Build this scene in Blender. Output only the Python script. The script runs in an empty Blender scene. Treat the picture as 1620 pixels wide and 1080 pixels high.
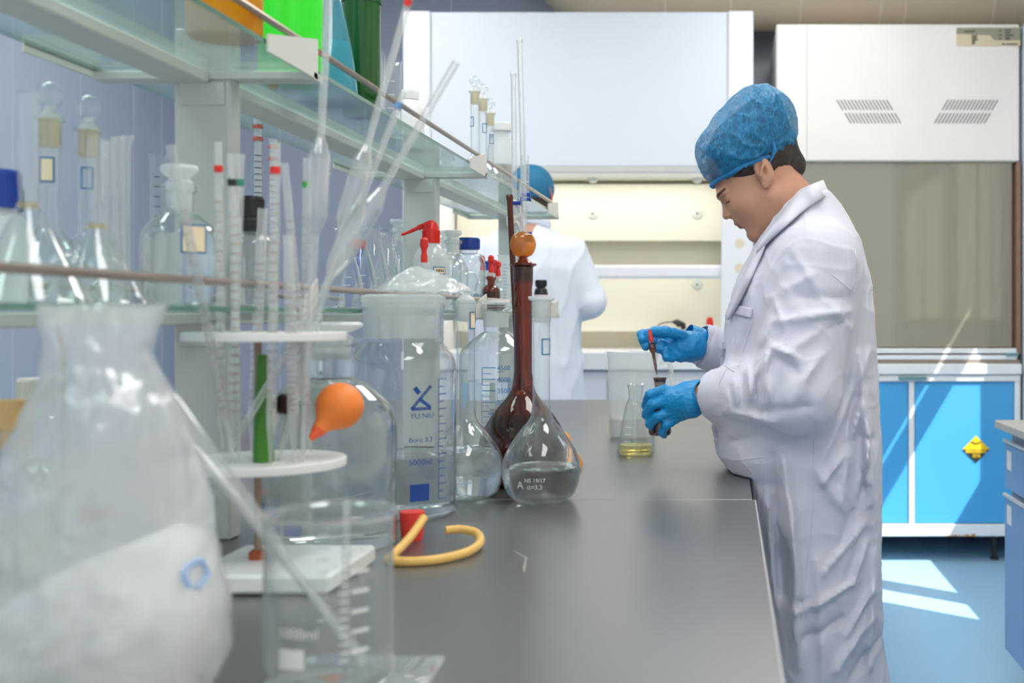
import bpy, bmesh, math, random
import numpy as np
from mathutils import Vector, Matrix, noise
random.seed(7)
PI = math.pi
sc = bpy.context.scene
COL = sc.collection
# ------------------------------------------------------------------ camera, world, sun, exposure
CAMZ, F = 1.1125, 1800.0
BENCH = 0.80
cam = bpy.data.cameras.new('camera'); camo = bpy.data.objects.new('camera', cam); COL.objects.link(camo)
camo.location = (0, 0, CAMZ); camo.rotation_euler = (PI / 2, 0, 0)
cam.sensor_width = 36; cam.lens = 40.0
cam.shift_x = (810 - 1150) / 1620; cam.shift_y = (499 - 540) / 1620
cam.clip_start = 0.05
cam.dof.use_dof = True; cam.dof.focus_distance = 2.30; cam.dof.aperture_fstop = 4.5
sc.camera = camo
w = bpy.data.worlds.new('world'); sc.world = w; w.use_nodes = True
w.node_tree.nodes['Background'].inputs[0].default_value = (0.93, 0.96, 1.0, 1)
w.node_tree.nodes['Background'].inputs[1].default_value = 1.0
sun = bpy.data.lights.new('sun', 'SUN'); suno = bpy.data.objects.new('sun', sun); COL.objects.link(suno)
sun.energy = 9.0; sun.angle = 0.006; sun.color = (1.0, 0.95, 0.86)
suno.rotation_euler = Vector((-0.307, 0.254, -0.519)).to_track_quat('-Z', 'Y').to_euler()
sc.view_settings.view_transform = 'Standard'; sc.view_settings.look = 'None'
sc.view_settings.exposure = 0.0; sc.view_settings.gamma = 1.0
sc.view_settings.use_curve_mapping = False
cy = sc.cycles
cy.max_bounces = 14; cy.transparent_max_bounces = 40; cy.transmission_bounces = 14
cy.diffuse_bounces = 5; cy.glossy_bounces = 5
cy.sample_clamp_indirect = 6.0; cy.blur_glossy = 0.5
LAMP = 10.0

def W(px, py, D):
    "point at distance D (metres along the room) seen at that place of the 1620x1080 view"
    return Vector(((px - 1150) * D / F, D, CAMZ - (py - 499) * D / F))

# ------------------------------------------------------------------ materials
MATS = {}
def rgb(r, g, b):
    f = lambda c: (c / 255 / 12.92) if c / 255 <= 0.04045 else ((c / 255 + 0.055) / 1.055) ** 2.4
    return (f(r), f(g), f(b))
def mat(name, col, rough=0.5, metal=0.0, spec=0.5, bump=0, bscale=40, trans=0, mottle=0, mscale=4, stretch=None, coat=0):
    if name in MATS: return MATS[name]
    m = bpy.data.materials.new(name); m.use_nodes = True; nt = m.node_tree; p = nt.nodes['Principled BSDF']
    p.inputs['Base Color'].default_value = (*col, 1); p.inputs['Roughness'].default_value = rough
    p.inputs['Metallic'].default_value = metal; p.inputs['Specular IOR Level'].default_value = spec
    if coat: p.inputs['Coat Weight'].default_value = coat
    if trans: p.inputs['Transmission Weight'].default_value = trans
    if bump or mottle:
        tc = nt.nodes.new('ShaderNodeTexCoord'); mp = nt.nodes.new('ShaderNodeMapping')
        nt.links.new(tc.outputs['Object'], mp.inputs[0])
        if stretch: mp.inputs['Scale'].default_value = stretch
    if bump:
        n = nt.nodes.new('ShaderNodeTexNoise'); n.inputs['Scale'].default_value = bscale; n.inputs['Detail'].default_value = 5
        b = nt.nodes.new('ShaderNodeBump'); b.inputs['Strength'].default_value = bump; b.inputs['Distance'].default_value = 0.01
        nt.links.new(mp.outputs[0], n.inputs['Vector']); nt.links.new(n.outputs[0], b.inputs['Height']); nt.links.new(b.outputs[0], p.inputs['Normal'])
    if mottle:
        n = nt.nodes.new('ShaderNodeTexNoise'); n.inputs['Scale'].default_value = mscale; n.inputs['Detail'].default_value = 4
        mx = nt.nodes.new('ShaderNodeMix'); mx.data_type = 'RGBA'
        mx.inputs[6].default_value = (*[c * (1 - mottle) for c in col], 1); mx.inputs[7].default_value = (*[min(1, c * (1 + mottle * .6)) for c in col], 1)
        nt.links.new(mp.outputs[0], n.inputs['Vector']); nt.links.new(n.outputs[0], mx.inputs[0]); nt.links.new(mx.outputs[2], p.inputs['Base Color'])
    MATS[name] = m; return m

def emis(name, col, s):
    if name in MATS: return MATS[name]
    m = bpy.data.materials.new(name); m.use_nodes = True; nt = m.node_tree; nt.nodes.remove(nt.nodes['Principled BSDF'])
    e = nt.nodes.new('ShaderNodeEmission'); e.inputs[0].default_value = (*col, 1); e.inputs[1].default_value = s
    nt.links.new(e.outputs[0], nt.nodes['Material Output'].inputs[0]); MATS[name] = m; return m

def glass(name, tint=(0.97, 0.985, 0.98), edge=0.75, pw=3.0, rough=0.02, base=0.06, rim=(0.66, 0.66, 0.66), haze=0.0, bump=0, bscale=20, hazecol=(0.9, 0.92, 0.92)):
    "thin clear wall: see-through straight on, mirror-like and denser towards its silhouette"
    if name in MATS: return MATS[name]
    m = bpy.data.materials.new(name); m.use_nodes = True; nt = m.node_tree; N = nt.nodes; L = nt.links
    N.remove(N['Principled BSDF'])
    lw = N.new('ShaderNodeLayerWeight'); lw.inputs[0].default_value = 0.5
    po = N.new('ShaderNodeMath'); po.operation = 'POWER'; po.inputs[1].default_value = pw; L.new(lw.outputs['Facing'], po.inputs[0])
    mm = N.new('ShaderNodeMath'); mm.operation = 'MULTIPLY_ADD'; mm.inputs[1].default_value = edge; mm.inputs[2].default_value = base; L.new(po.outputs[0], mm.inputs[0])
    mc = N.new('ShaderNodeMix'); mc.data_type = 'RGBA'; mc.inputs[6].default_value = (*tint, 1)
    mc.inputs[7].default_value = (*[a * b for a, b in zip(tint, rim)], 1); L.new(po.outputs[0], mc.inputs[0])
    t = N.new('ShaderNodeBsdfTransparent'); L.new(mc.outputs[2], t.inputs[0])
    g = N.new('ShaderNodeBsdfGlossy'); g.inputs[0].default_value = (1, 1, 1, 1); g.inputs['Roughness'].default_value = rough
    mx = N.new('ShaderNodeMixShader'); L.new(mm.outputs[0], mx.inputs[0]); L.new(t.outputs[0], mx.inputs[1]); L.new(g.outputs[0], mx.inputs[2])
    out = mx
    if haze:
        d = N.new('ShaderNodeBsdfDiffuse'); d.inputs[0].default_value = (*hazecol, 1)
        tl = N.new('ShaderNodeBsdfTranslucent'); tl.inputs[0].default_value = (*hazecol, 1)
        dm = N.new('ShaderNodeMixShader'); dm.inputs[0].default_value = 0.5; L.new(d.outputs[0], dm.inputs[1]); L.new(tl.outputs[0], dm.inputs[2])
        m2 = N.new('ShaderNodeMixShader'); m2.inputs[0].default_value = haze; L.new(mx.outputs[0], m2.inputs[1]); L.new(dm.outputs[0], m2.inputs[2]); out = m2
    if bump:
        n = N.new('ShaderNodeTexNoise'); n.inputs['Scale'].default_value = bscale; n.inputs['Detail'].default_value = 4; n.inputs['Distortion'].default_value = .6
        tc = N.new('ShaderNodeTexCoord'); L.new(tc.outputs['Object'], n.inputs['Vector'])
        b = N.new('ShaderNodeBump'); b.inputs['Strength'].default_value = bump; b.inputs['Distance'].default_value = 0.02; L.new(n.outputs[0], b.inputs['Height'])
        L.new(b.outputs[0], g.inputs['Normal']); L.new(b.outputs[0], lw.inputs['Normal'])
    L.new(out.outputs[0], N['Material Output'].inputs[0]); MATS[name] = m; return m

def fluid(name, col=(1, 1, 1), ior=1.33):
    if name in MATS: return MATS[name]
    m = bpy.data.materials.new(name); m.use_nodes = True; nt = m.node_tree; nt.nodes.remove(nt.nodes['Principled BSDF'])
    g = nt.nodes.new('ShaderNodeBsdfGlass'); g.inputs['Color'].default_value = (*col, 1); g.inputs['Roughness'].default_value = 0; g.inputs['IOR'].default_value = ior
    nt.links.new(g.outputs[0], nt.nodes['Material Output'].inputs[0]); MATS[name] = m; return m

GL = glass('clear_glass'); GLT = glass('tube_glass', tint=(.95, .96, .95), edge=.9, pw=1.6, base=.11, haze=.15)
GLF = glass('frosted_glass', haze=.55, rough=.3); GLS = glass('shelf_glass', tint=(.80, .90, .88), edge=.7, pw=4, base=.05, haze=.10, hazecol=(.72, .86, .86))
GLE = mat('glass_edge_green', (.10, .22, .17), .15)
GLB = glass('bottle_glass', tint=(.93, .96, .955), edge=.8, pw=2.2, base=.06, haze=.05)
AMB = glass('amber_glass', tint=(.50, .13, .035), edge=.5, pw=2.5, rim=(.3, .2, .2), base=.05, haze=.06, hazecol=(.35, .09, .03))
STAIN = glass('stained_ground_glass', tint=(.93, .84, .66), haze=.28, hazecol=(.78, .66, .42), rough=.3)
PLA = glass('milky_plastic', haze=.62, rough=.35, hazecol=(.9, .92, .93)); PLB = glass('semi_clear_plastic', haze=.33, rough=.25, hazecol=(.88, .9, .9), edge=.4)
WATER = fluid('water', (.97, .985, .99))
WHITE = mat('white_plastic', (.82, .82, .80), .35); BLK = mat('black_plastic', (.012, .012, .014), .3)
RED = mat('red_rubber', rgb(222, 38, 28), .35); BLUE = mat('blue_plastic', rgb(16, 66, 168), .35)
PRB = mat('blue_print', rgb(20, 90, 170), .5); PRW = mat('white_print', (.85, .85, .83), .5); PRK = mat('black_print', (.03, .03, .03), .5)
LBL = mat('cream_label', rgb(245, 225, 190), .6); LBB = mat('blue_label_border', rgb(40, 110, 160), .6)

# ------------------------------------------------------------------ mesh helpers
class MB:
    def __init__(s): s.v = []; s.f = []; s.mi = []; s.m = 0
    def add(s, v, f):
        o = len(s.v); s.v += [tuple(q) for q in v]; s.f += [tuple(i + o for i in q) for q in f]; s.mi += [s.m] * len(f); return s
    def box(s, x0, x1, y0, y1, z0, z1, M=None):
        v = [Vector((x, y, z)) for z in (z0, z1) for y in (y0, y1) for x in (x0, x1)]
        if M: v = [M @ q for q in v]
        return s.add(v, [(0, 2, 3, 1), (4, 5, 7, 6), (0, 1, 5, 4), (2, 6, 7, 3), (0, 4, 6, 2), (1, 3, 7, 5)])
    def rbox(s, x0, x1, y0, y1, z0, z1, b=0.004, seg=1):
        bm = bmesh.new(); bmesh.ops.create_cube(bm, size=1)
        for q in bm.verts: q.co = ((x0 + x1) / 2 + q.co.x * (x1 - x0), (y0 + y1) / 2 + q.co.y * (y1 - y0), (z0 + z1) / 2 + q.co.z * (z1 - z0))
        bmesh.ops.bevel(bm, geom=bm.edges[:], offset=b, segments=seg, affect='EDGES', profile=.5)
        bm.verts.index_update(); s.add([q.co for q in bm.verts], [[q.index for q in f.verts] for f in bm.faces]); bm.free(); return s
    def lathe(s, prof, n=40, c=(0, 0, 0), sx=1, sy=1, M=None):
        v = []; f = []; rows = []
        for r, z in prof:
            if r < 1e-6: rows.append([len(v)]); v.append(Vector((c[0], c[1], c[2] + z)))
            else:
                rows.append(list(range(len(v), len(v) + n)))
                v += [Vector((c[0] + r * sx * math.cos(2 * PI * i / n), c[1] + r * sy * math.sin(2 * PI * i / n), c[2] + z)) for i in range(n)]
        for a, b in zip(rows, rows[1:]):
            for i in range(n):
                j = (i + 1) % n
                if len(a) == 1 and len(b) == 1: continue
                if len(a) == 1: f.append((a[0], b[j], b[i]))
                elif len(b) == 1: f.append((a[i], a[j], b[0]))
                else: f.append((a[i], a[j], b[j], b[i]))
        if M: v = [M @ q for q in v]
        return s.add(v, f)
    def tube(s, pts, rad, n=12, cap=True):
        pts = [Vector(p) for p in pts]
        if not hasattr(rad, '__len__'): rad = [rad] * len(pts)
        v = []; f = []; t0 = (pts[1] - pts[0]).normalized()
        up = Vector((0, 0, 1)) if abs(t0.z) < .9 else Vector((1, 0, 0)); a = t0.cross(up).normalized()
        for i, p in enumerate(pts):
            t = (pts[min(i + 1, len(pts) - 1)] - pts[max(i - 1, 0)]).normalized()
            a = (a - t * a.dot(t)).normalized(); b = t.cross(a)
            v += [p + (a * math.cos(2 * PI * k / n) + b * math.sin(2 * PI * k / n)) * rad[i] for k in range(n)]
        for i in range(len(pts) - 1):
            for k in range(n):
                j = (k + 1) % n; f.append((i * n + k, i * n + j, (i + 1) * n + j, (i + 1) * n + k))
        if cap: f.append(tuple(reversed(range(n)))); f.append(tuple(range((len(pts) - 1) * n, len(pts) * n)))
        return s.add(v, f)
    def build(s, name, m, parent=None, smooth=True, ang=28):
        me = bpy.data.meshes.new(name); me.from_pydata(s.v, [], s.f)
        for q in (m if isinstance(m, (list, tuple)) else [m]): me.materials.append(q)
        me.polygons.foreach_set('material_index', s.mi); me.update()
        o = bpy.data.objects.new(name, me); COL.objects.link(o)
        if parent is not None: o.parent = parent
        if smooth:
            me.polygons.foreach_set('use_smooth', [True] * len(me.polygons))
            try: me.set_sharp_from_angle(angle=math.radians(ang))
            except Exception: pass
        return o

def thing(name, label, cat, loc=(0, 0, 0), rot=(0, 0, 0), group=None):
    o = bpy.data.objects.new(name, None); COL.objects.link(o); o.empty_display_size = .02
    o.location = loc; o.rotation_euler = rot; o['label'] = label; o['category'] = cat
    if group: o['group'] = group
    return o
def tag(o, label, cat, group=None, kind=None):
    o['label'] = label; o['category'] = cat
    if group: o['group'] = group
    if kind: o['kind'] = kind
    return o
def struct(name, mb, m, **k):
    o = mb.build(name, m, **k); o['kind'] = 'structure'; o['category'] = name.split('_')[0]; return o
def smoothpath(pts, k=6):
    P = [Vector(p) for p in pts]; out = []
    for i in range(len(P) - 1):
        p0, p1, p2, p3 = P[max(i - 1, 0)], P[i], P[i + 1], P[min(i + 2, len(P) - 1)]
        for j in range(k):
            t = j / k
            out.append(.5 * ((2 * p1) + (p2 - p0) * t + (2 * p0 - 5 * p1 + 4 * p2 - p3) * t * t + (3 * p1 - p0 - 3 * p2 + p3) * t ** 3))
    out.append(P[-1]); return out
def text_mesh(s, size, depth=0.0004):
    c = bpy.data.curves.new('t', 'FONT'); c.body = s; c.size = size; c.align_x = 'LEFT'; c.resolution_u = 3
    o = bpy.data.objects.new('t', c); COL.objects.link(o); bpy.context.view_layer.update()
    me = bpy.data.meshes.new_from_object(o.evaluated_get(bpy.context.evaluated_depsgraph_get()))
    v = [q.co.copy() for q in me.vertices]; f = [tuple(p.vertices) for p in me.polygons]
    bpy.data.objects.remove(o); bpy.data.meshes.remove(me); return v, f
def prof_r(prof, z):
    best = prof[0][0]
    for (r0, z0), (r1, z1) in zip(prof, prof[1:]):
        if z0 <= z <= z1 and z1 > z0: best = max(0, r0 + (r1 - r0) * (z - z0) / (z1 - z0))
    return best
def wrap(mb, flat, prof, phi=-PI / 2, off=0.0005, R=None):
    "flat (v,f) with x along the girth and y = height, laid on the turned surface"
    v, f = flat; out = []
    for q in v:
        r = (R if R else prof_r(prof, q.y)) + off
        a = phi + q.x / max(r, .003); out.append((r * math.cos(a), r * math.sin(a), q.y))
    return mb.add(out, f)
def flat_text(s, size, x, y):
    v, f = text_mesh(s, size); return [Vector((q.x + x, q.y + y, 0)) for q in v], f
def flat_rect(x0, x1, y0, y1, n=6):
    v = []; f = []
    for i in range(n + 1):
        x = x0 + (x1 - x0) * i / n; v += [Vector((x, y0, 0)), Vector((x, y1, 0))]
    for i in range(n): f.append((2 * i, 2 * i + 2, 2 * i + 3, 2 * i + 1))
    return v, f
def ring_outline(mb, prof, R, z, w, h, phi):
    e = .0022; mb.m = 1
    for a in ((-w / 2, w / 2, z - h / 2, z - h / 2 + e), (-w / 2, w / 2, z + h / 2 - e, z + h / 2), (-w / 2, -w / 2 + e, z - h / 2, z + h / 2), (w / 2 - e, w / 2, z - h / 2, z + h / 2)): wrap(mb, flat_rect(*a), prof, phi, .0006, R)
def ring_label(mb, prof, R, z, w, h, phi):
    for m, e in ((1, 0), (0, .0022)):
        mb.m = m; wrap(mb, flat_rect(-w / 2 + e, w / 2 - e, z - h / 2 + e, z + h / 2 - e), prof, phi, .0006 + e * .2, R)

# ------------------------------------------------------------------ surface from a distance field (numpy)
def sn(fn, lo, hi, h):
    xs = [np.arange(lo[i], hi[i] + h, h) for i in range(3)]
    X, Y, Z = np.meshgrid(*xs, indexing='ij'); V = fn(X, Y, Z).astype(np.float64)
    nx, ny, nz = V.shape; S = V < 0
    acc = np.zeros((nx - 1, ny - 1, nz - 1, 3)); cnt = np.zeros((nx - 1, ny - 1, nz - 1))
    for ax in range(3):
        o1, o2 = [a for a in range(3) if a != ax]
        for a in (0, 1):
            for b in (0, 1):
                s0 = [slice(0, -1)] * 3; s1 = [slice(0, -1)] * 3
                s0[o1] = s1[o1] = slice(a, V.shape[o1] - 1 + a); s0[o2] = s1[o2] = slice(b, V.shape[o2] - 1 + b)
                s1[ax] = slice(1, None)
                v0 = V[tuple(s0)]; v1 = V[tuple(s1)]; c = (v0 < 0) != (v1 < 0)
                t = np.where(c, v0 / np.where(c, v0 - v1, 1), 0)
                acc[..., ax] += np.where(c, t, 0); acc[..., o1] += np.where(c, a, 0); acc[..., o2] += np.where(c, b, 0); cnt += c
    act = cnt > 0; idx = -np.ones(act.shape, int); idx[act] = np.arange(act.sum())
    ii = np.argwhere(act); P = (ii + acc[act] / cnt[act][:, None]) * h + np.array([xs[0][0], xs[1][0], xs[2][0]])
    faces = []
    for ax in range(3):
        o1, o2 = (ax + 1) % 3, (ax + 2) % 3
        s0 = [slice(None)] * 3; s1 = [slice(None)] * 3; s0[ax] = slice(0, -1); s1[ax] = slice(1, None)
        a0 = S[tuple(s0)]; a1 = S[tuple(s1)]
        e = np.argwhere(a0 != a1)
        e = e[(e[:, o1] > 0) & (e[:, o2] > 0) & (e[:, o1] < V.shape[o1] - 1) & (e[:, o2] < V.shape[o2] - 1)]
        if not len(e): continue
        fl = a0[tuple(e.T)]
        def g(d1, d2):
            q = e.copy(); q[:, o1] -= d1; q[:, o2] -= d2; return idx[tuple(q.T)]
        q = np.stack([g(1, 1), g(0, 1), g(0, 0), g(1, 0)], 1); q[~fl] = q[~fl][:, ::-1]; faces.append(q)
    Fc = np.concatenate(faces); Fc = Fc[(Fc >= 0).all(1)]
    return P, Fc
def sn_obj(name, fn, lo, hi, h, m, parent=None, post=None, assign=None):
    P, Fc = sn(fn, lo, hi, h)
    if post is not None:
        Pn = np.zeros_like(P); a, b, c = P[Fc[:, 0]], P[Fc[:, 1]], P[Fc[:, 2]]; n = np.cross(b - a, c - a)
        for k in range(4): np.add.at(Pn, Fc[:, k], n)
        Pn /= np.maximum(np.linalg.norm(Pn, axis=1), 1e-12)[:, None]; P = post(P, Pn)
    me = bpy.data.meshes.new(name); me.from_pydata(P.tolist(), [], Fc.tolist())
    for q in (m if isinstance(m, (list, tuple)) else [m]): me.materials.append(q)
    if assign is not None:
        cen = P[Fc].mean(1); me.polygons.foreach_set('material_index', assign(cen).astype(int).tolist())
    me.polygons.foreach_set('use_smooth', [True] * len(me.polygons)); me.update()
    o = bpy.data.objects.new(name, me); COL.objects.link(o)
    if parent is not None: o.parent = parent; o.matrix_parent_inverse = Matrix.Translation(-Vector(parent.location))
    return o
def smin(a, b, k):
    h = np.clip(.5 + .5 * (b - a) / k, 0, 1); return b + (a - b) * h - k * h * (1 - h)
def smax(a, b, k): return -smin(-a, -b, k)
def rcone(X, Y, Z, a, b, r1, r2, ysc=1):
    a = np.array(a, float); b = np.array(b, float); ba = b - a
    px, py, pz = X - a[0], Y - a[1], Z - a[2]
    t = np.clip((px * ba[0] + py * ba[1] + pz * ba[2]) / max((ba ** 2).sum(), 1e-9), 0, 1)
    return np.sqrt((px - t * ba[0]) ** 2 + ((py - t * ba[1]) / ysc) ** 2 + (pz - t * ba[2]) ** 2) - (r1 + (r2 - r1) * t)
def ell(X, Y, Z, c, r):
    x, y, z = (X - c[0]), (Y - c[1]), (Z - c[2])
    k0 = np.sqrt((x / r[0]) ** 2 + (y / r[1]) ** 2 + (z / r[2]) ** 2); k1 = np.sqrt((x / r[0] ** 2) ** 2 + (y / r[1] ** 2) ** 2 + (z / r[2] ** 2) ** 2)
    return k0 * (k0 - 1) / np.maximum(k1, 1e-9)
# ------------------------------------------------------------------ the room
MWALL = mat('blue_grey_panel', rgb(172, 184, 201), .35, mottle=.05, mscale=1.2); MWHITE = mat('white_enamel', rgb(232, 233, 234), .4)
MSEAM = mat('panel_seam', rgb(190, 198, 215), .4); MCEIL = mat('ceiling_white', (.8, .8, .79), .8)
XR, XL, YB, ZC = 1.75, -2.8, 5.98, 2.95
struct('floor', MB().box(XL - .1, XR + .2, -1.6, YB + .1, -.1, 0), mat('blue_floor', rgb(150, 188, 214), .38, bump=.02, bscale=300, mottle=.08, mscale=2))
struct('ceiling', MB().box(XL - .1, XR + .2, -1.6, YB + .1, ZC, ZC + .1), MCEIL)
struct('wall_back', MB().box(XL - .1, XR + .2, YB, YB + .1, 0, ZC), mat('blue_grey_panel_back', rgb(168, 174, 190), .4, mottle=.05))
wl = struct('wall_left', MB().box(XL - .1, XL, -1.6, YB, 0, ZC), MWALL)
s = MB()
for y in (1.75, 2.2, 2.65, 3.1, 3.55, 4.0, 4.46, 4.93, 5.37, 5.64): s.box(XL, XL + .002, y - .0025, y + .0025, 0, ZC)
for x in (-2.35, -1.9, -1.45): s.box(x - .003, x + .003, YB - .003, YB, 0, ZC)
struct('trim_1', s, MSEAM)
# right wall with window openings: sash far (sun patch), narrow pane, thin slot shaped to cast the sun stripe, nearer windows with added blinds
zs, zt = 1.395, 2.05
def wall_with_holes(y0, y1, holes, m):
    mb = MB(); ys = sorted({y0, y1, *[h[0] for h in holes], *[h[1] for h in holes]})
    for a, b in zip(ys, ys[1:]):
        hs = sorted([h for h in holes if h[0] <= a + 1e-6 and h[1] >= b - 1e-6], key=lambda h: h[2]); z = 0
        for h in hs: mb.box(XR, XR + .012, a, b, z, h[2]); z = h[3]
        mb.box(XR, XR + .012, a, b, z, ZC)
    return mb
struct('wall_right', wall_with_holes(-1.6, YB, [(3.878, 4.627, zs, zt), (3.472, 3.70, zs, zt), (3.95, 4.627, 2.215, 2.262), (1.5, 3.05, 1.05, 2.45), (-1.0, 1.1, 1.05, 2.45)], None), mat('right_wall_paint', rgb(215, 214, 206), .6))
fm = MB()
for y0, y1, z0, z1 in ((1.5, 3.05, 1.05, 2.45), (-1.0, 1.1, 1.05, 2.45)):
    for a in (y0, y1 - .05, (y0 + y1) / 2 - .025): fm.box(XR + .03, XR + .09, a, a + .05, z0, z1)
    fm.box(XR + .03, XR + .09, y0, y1, z0, z0 + .05); fm.box(XR + .03, XR + .09, y0, y1, z1 - .05, z1)
struct('window_1', fm, MWHITE)
tm = bpy.data.materials.new('sun_diffusing_blind'); tm.use_nodes = True; nt = tm.node_tree; nt.nodes.remove(nt.nodes['Principled BSDF'])
tl = nt.nodes.new('ShaderNodeBsdfTranslucent'); tl.inputs[0].default_value = (.85, .82, .74, 1); df = nt.nodes.new('ShaderNodeBsdfDiffuse'); df.inputs[0].default_value = (.8, .79, .74, 1)
mx = nt.nodes.new('ShaderNodeMixShader'); mx.inputs[0].default_value = .35; nt.links.new(tl.outputs[0], mx.inputs[1]); nt.links.new(df.outputs[0], mx.inputs[2]); nt.links.new(mx.outputs[0], nt.nodes['Material Output'].inputs[0])
for k, (y0, y1) in enumerate(((1.5, 3.05), (-1.0, 1.1))):  # blinds out of view, added to turn sunlight into soft light
    tag(MB().box(XR + .015, XR + .018, y0, y1, 1.05, 2.45).build('added_light_blind', tm), ('unseen pale blind added to soften sunlight behind the woman', 'unseen pale blind added to soften sunlight beside the camera')[k], 'blind')
# ceiling lamps
EM = emis('lamp_diffuser', (1.0, .985, .95), LAMP)
n = 0
for x in (-1.6, .35):
    for y in (.2, 2.1, 4.0):
        t = thing('ceiling_light', '%s ceiling lamp panel %s' % (('left row', 'right row')[x > 0], {.2: 'nearest the camera', 2.1: 'above the middle of the bench', 4.0: 'nearest the fume hoods'}[y]), 'ceiling light', (x, y, ZC))
        f = MB()
        for a in ((-.32, -.3, -.62, .62), (.3, .32, -.62, .62), (-.3, .3, -.62, -.6), (-.3, .3, .6, .62)): f.box(a[0], a[1], a[2], a[3], -.04, 0)
        f.build('frame', MWHITE, t); MB().box(-.3, .3, -.6, .6, -.025, -.01).build('diffuser', EM, t)

# ------------------------------------------------------------------ extractor duct
dk = thing('ventilation_duct', 'beige round ventilation duct running above the fume hoods', 'duct', (0, 5.68, 2.735))
dm = mat('duct_beige', rgb(212, 196, 172), .6, mottle=.06)
MB().tube(smoothpath([(-.80, 0, .20), (-.78, 0, .10), (-.65, 0, .02), (-.4, 0, 0), (.2, 0, 0), (1.0, 0, 0), (1.68, 0, 0)], 5), .20, 32).build('duct_body', dm, dk)
for x in (-.30, .02, .36, .75, .87, 1.3): MB().tube([(x - .006, 0, 0), (x + .006, 0, 0)], .204, 32).build('joint_band', mat('duct_band', rgb(222, 210, 190), .5), dk)

# ------------------------------------------------------------------ fume hood on the left (working chamber open, cream lined)
YH = 5.14
CREAM = mat('cream_liner', rgb(238, 232, 210), .5, mottle=.03); HW = mat('hood_white', rgb(222, 228, 236), .35); HW2 = mat('hood_white_side', rgb(236, 238, 242), .35)
def hx(px, D=YH): return (px - 1150) * D / F
def hz(py, D=YH): return CAMZ - (py - 499) * D / F
hood = thing('fume_hood', 'large white fume hood with cream lined chamber behind the man', 'fume hood', (hx(914), YH, 0))
ox = hx(914)
def HB(x0, x1, y0, y1, z0, z1, b=.004): return MB().rbox(x0 - ox, x1 - ox, y0 - YH, y1 - YH, z0, z1, b)
XA, XB = hx(637), hx(1192)
HB(XA, XB, YH + .02, YH + .72, hz(262), hz(17)).build('hood_canopy', HW, hood)
HB(XA, hx(680), YH, YH + .019, hz(262), hz(17)).build('corner_panel', HW2, hood)
HB(hx(1152), XB, YH, YH + .019, hz(262), hz(17)).build('corner_panel', HW2, hood)
m = HB(hx(1141), XB, YH, YH + .7, hz(560), hz(262) - .003); m.build('side_post', HW2, hood)
HB(XA, XA + .12, YH, YH + .7, hz(560), hz(262) - .003).build('side_post', HW2, hood)
m = MB(); 
for y in (385, 424): m.lathe([(0, 0), (.022, 0), (.022, -.004), (0, -.004)], 24, M=Matrix.Translation((hx(1170) - ox, -.0005, hz(y))) @ Matrix.Rotation(PI / 2, 4, 'X'))
m.build('post_hole_cover', mat('beige_cover', rgb(226, 214, 190), .5), hood)
# chamber: back liner, baffles, ceiling strip
HB(XA + .12, hx(1141), YH + .60, YH + .70, .9, hz(262)).build('chamber_back', CREAM, hood)
b = 5.62
HB(XA + .13, hx(1152, b), b, b + .02, hz(381, b), hz(291, b), .003).build('baffle', CREAM, hood)
HB(XA + .13, hx(1152, b), b - .03, b + .01, hz(524, b), hz(440, b), .003).build('baffle', CREAM, hood)
HB(XA + .13, hx(1147, b), b - .02, b + .06, hz(285, b), hz(262, b) + .1, .01).build('light_trough', CREAM, hood)
b2 = 5.60
for px, py, D in ((938, 281, 5.60), (938, 338, 5.62), (1103, 338, 5.62), (1103, 281, 5.6), (1103, 450, 5.59), (775, 338, 5.62), (775, 281, 5.6)):
    m = MB(); m.lathe([(0, .014), (.006, .014), (.007, .012), (.024, .010), (.028, .005), (.028, 0), (0, 0)], 24, M=Matrix.Translation((hx(px, D) - ox, D - YH + .002, hz(py, D))) @ Matrix.Rotation(PI / 2, 4, 'X'))
    o = m.build('baffle_knob', mat('knob_grey', rgb(214, 216, 204), .5), hood)
    MB().lathe([(0, .003), (.005, .003), (.005, 0), (0, 0)], 10, M=Matrix.Translation((hx(px, D) - ox, D - YH - .012, hz(py, D))) @ Matrix.Rotation(PI / 2, 4, 'X')).build('screw', mat('dark_teal', rgb(60, 90, 88), .4), o)
m = HB(XA + .12, hx(1146), YH + .05, YH + .09, hz(440), hz(418), .012); m.build('sash_handle', HW2, hood)
HB(XA, XB, YH - .03, YH + .72, hz(585), hz(556), .006).build('worktop', mat('hood_top_white', rgb(238, 240, 242), .35), hood)
m = HB(XA, XB, YH + .01, YH + .7, .02, hz(587), .006); m.build('base_cabinet', HW2, hood)
m = MB()
for x0, x1 in ((XA + .02, hx(800)), (hx(803), hx(960)), (hx(963), XB - .02)): m.rbox(x0 - ox, x1 - ox, -.008, .012, .12, hz(600), .004)
m.build('cabinet_door', HW, hood)
hl = bpy.data.lights.new('added_chamber_lamp', 'AREA'); hl.shape = 'RECTANGLE'; hl.size = 1.2; hl.size_y = .14; hl.energy = 3.2; hl.color = (1, .97, .90)  # unseen lamp added to brighten the cream chamber
ho = bpy.data.objects.new('added_chamber_lamp', hl); COL.objects.link(ho); ho.parent = hood; ho.location = (0, .30, hz(262) - .01)
m = HB(hx(700), hx(1120), YH + .22, YH + .38, hz(262) - .006, hz(262) + .02, .002); m.build('added_lamp_housing', HW2, hood)  # housing made to go with the added lamp
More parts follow.
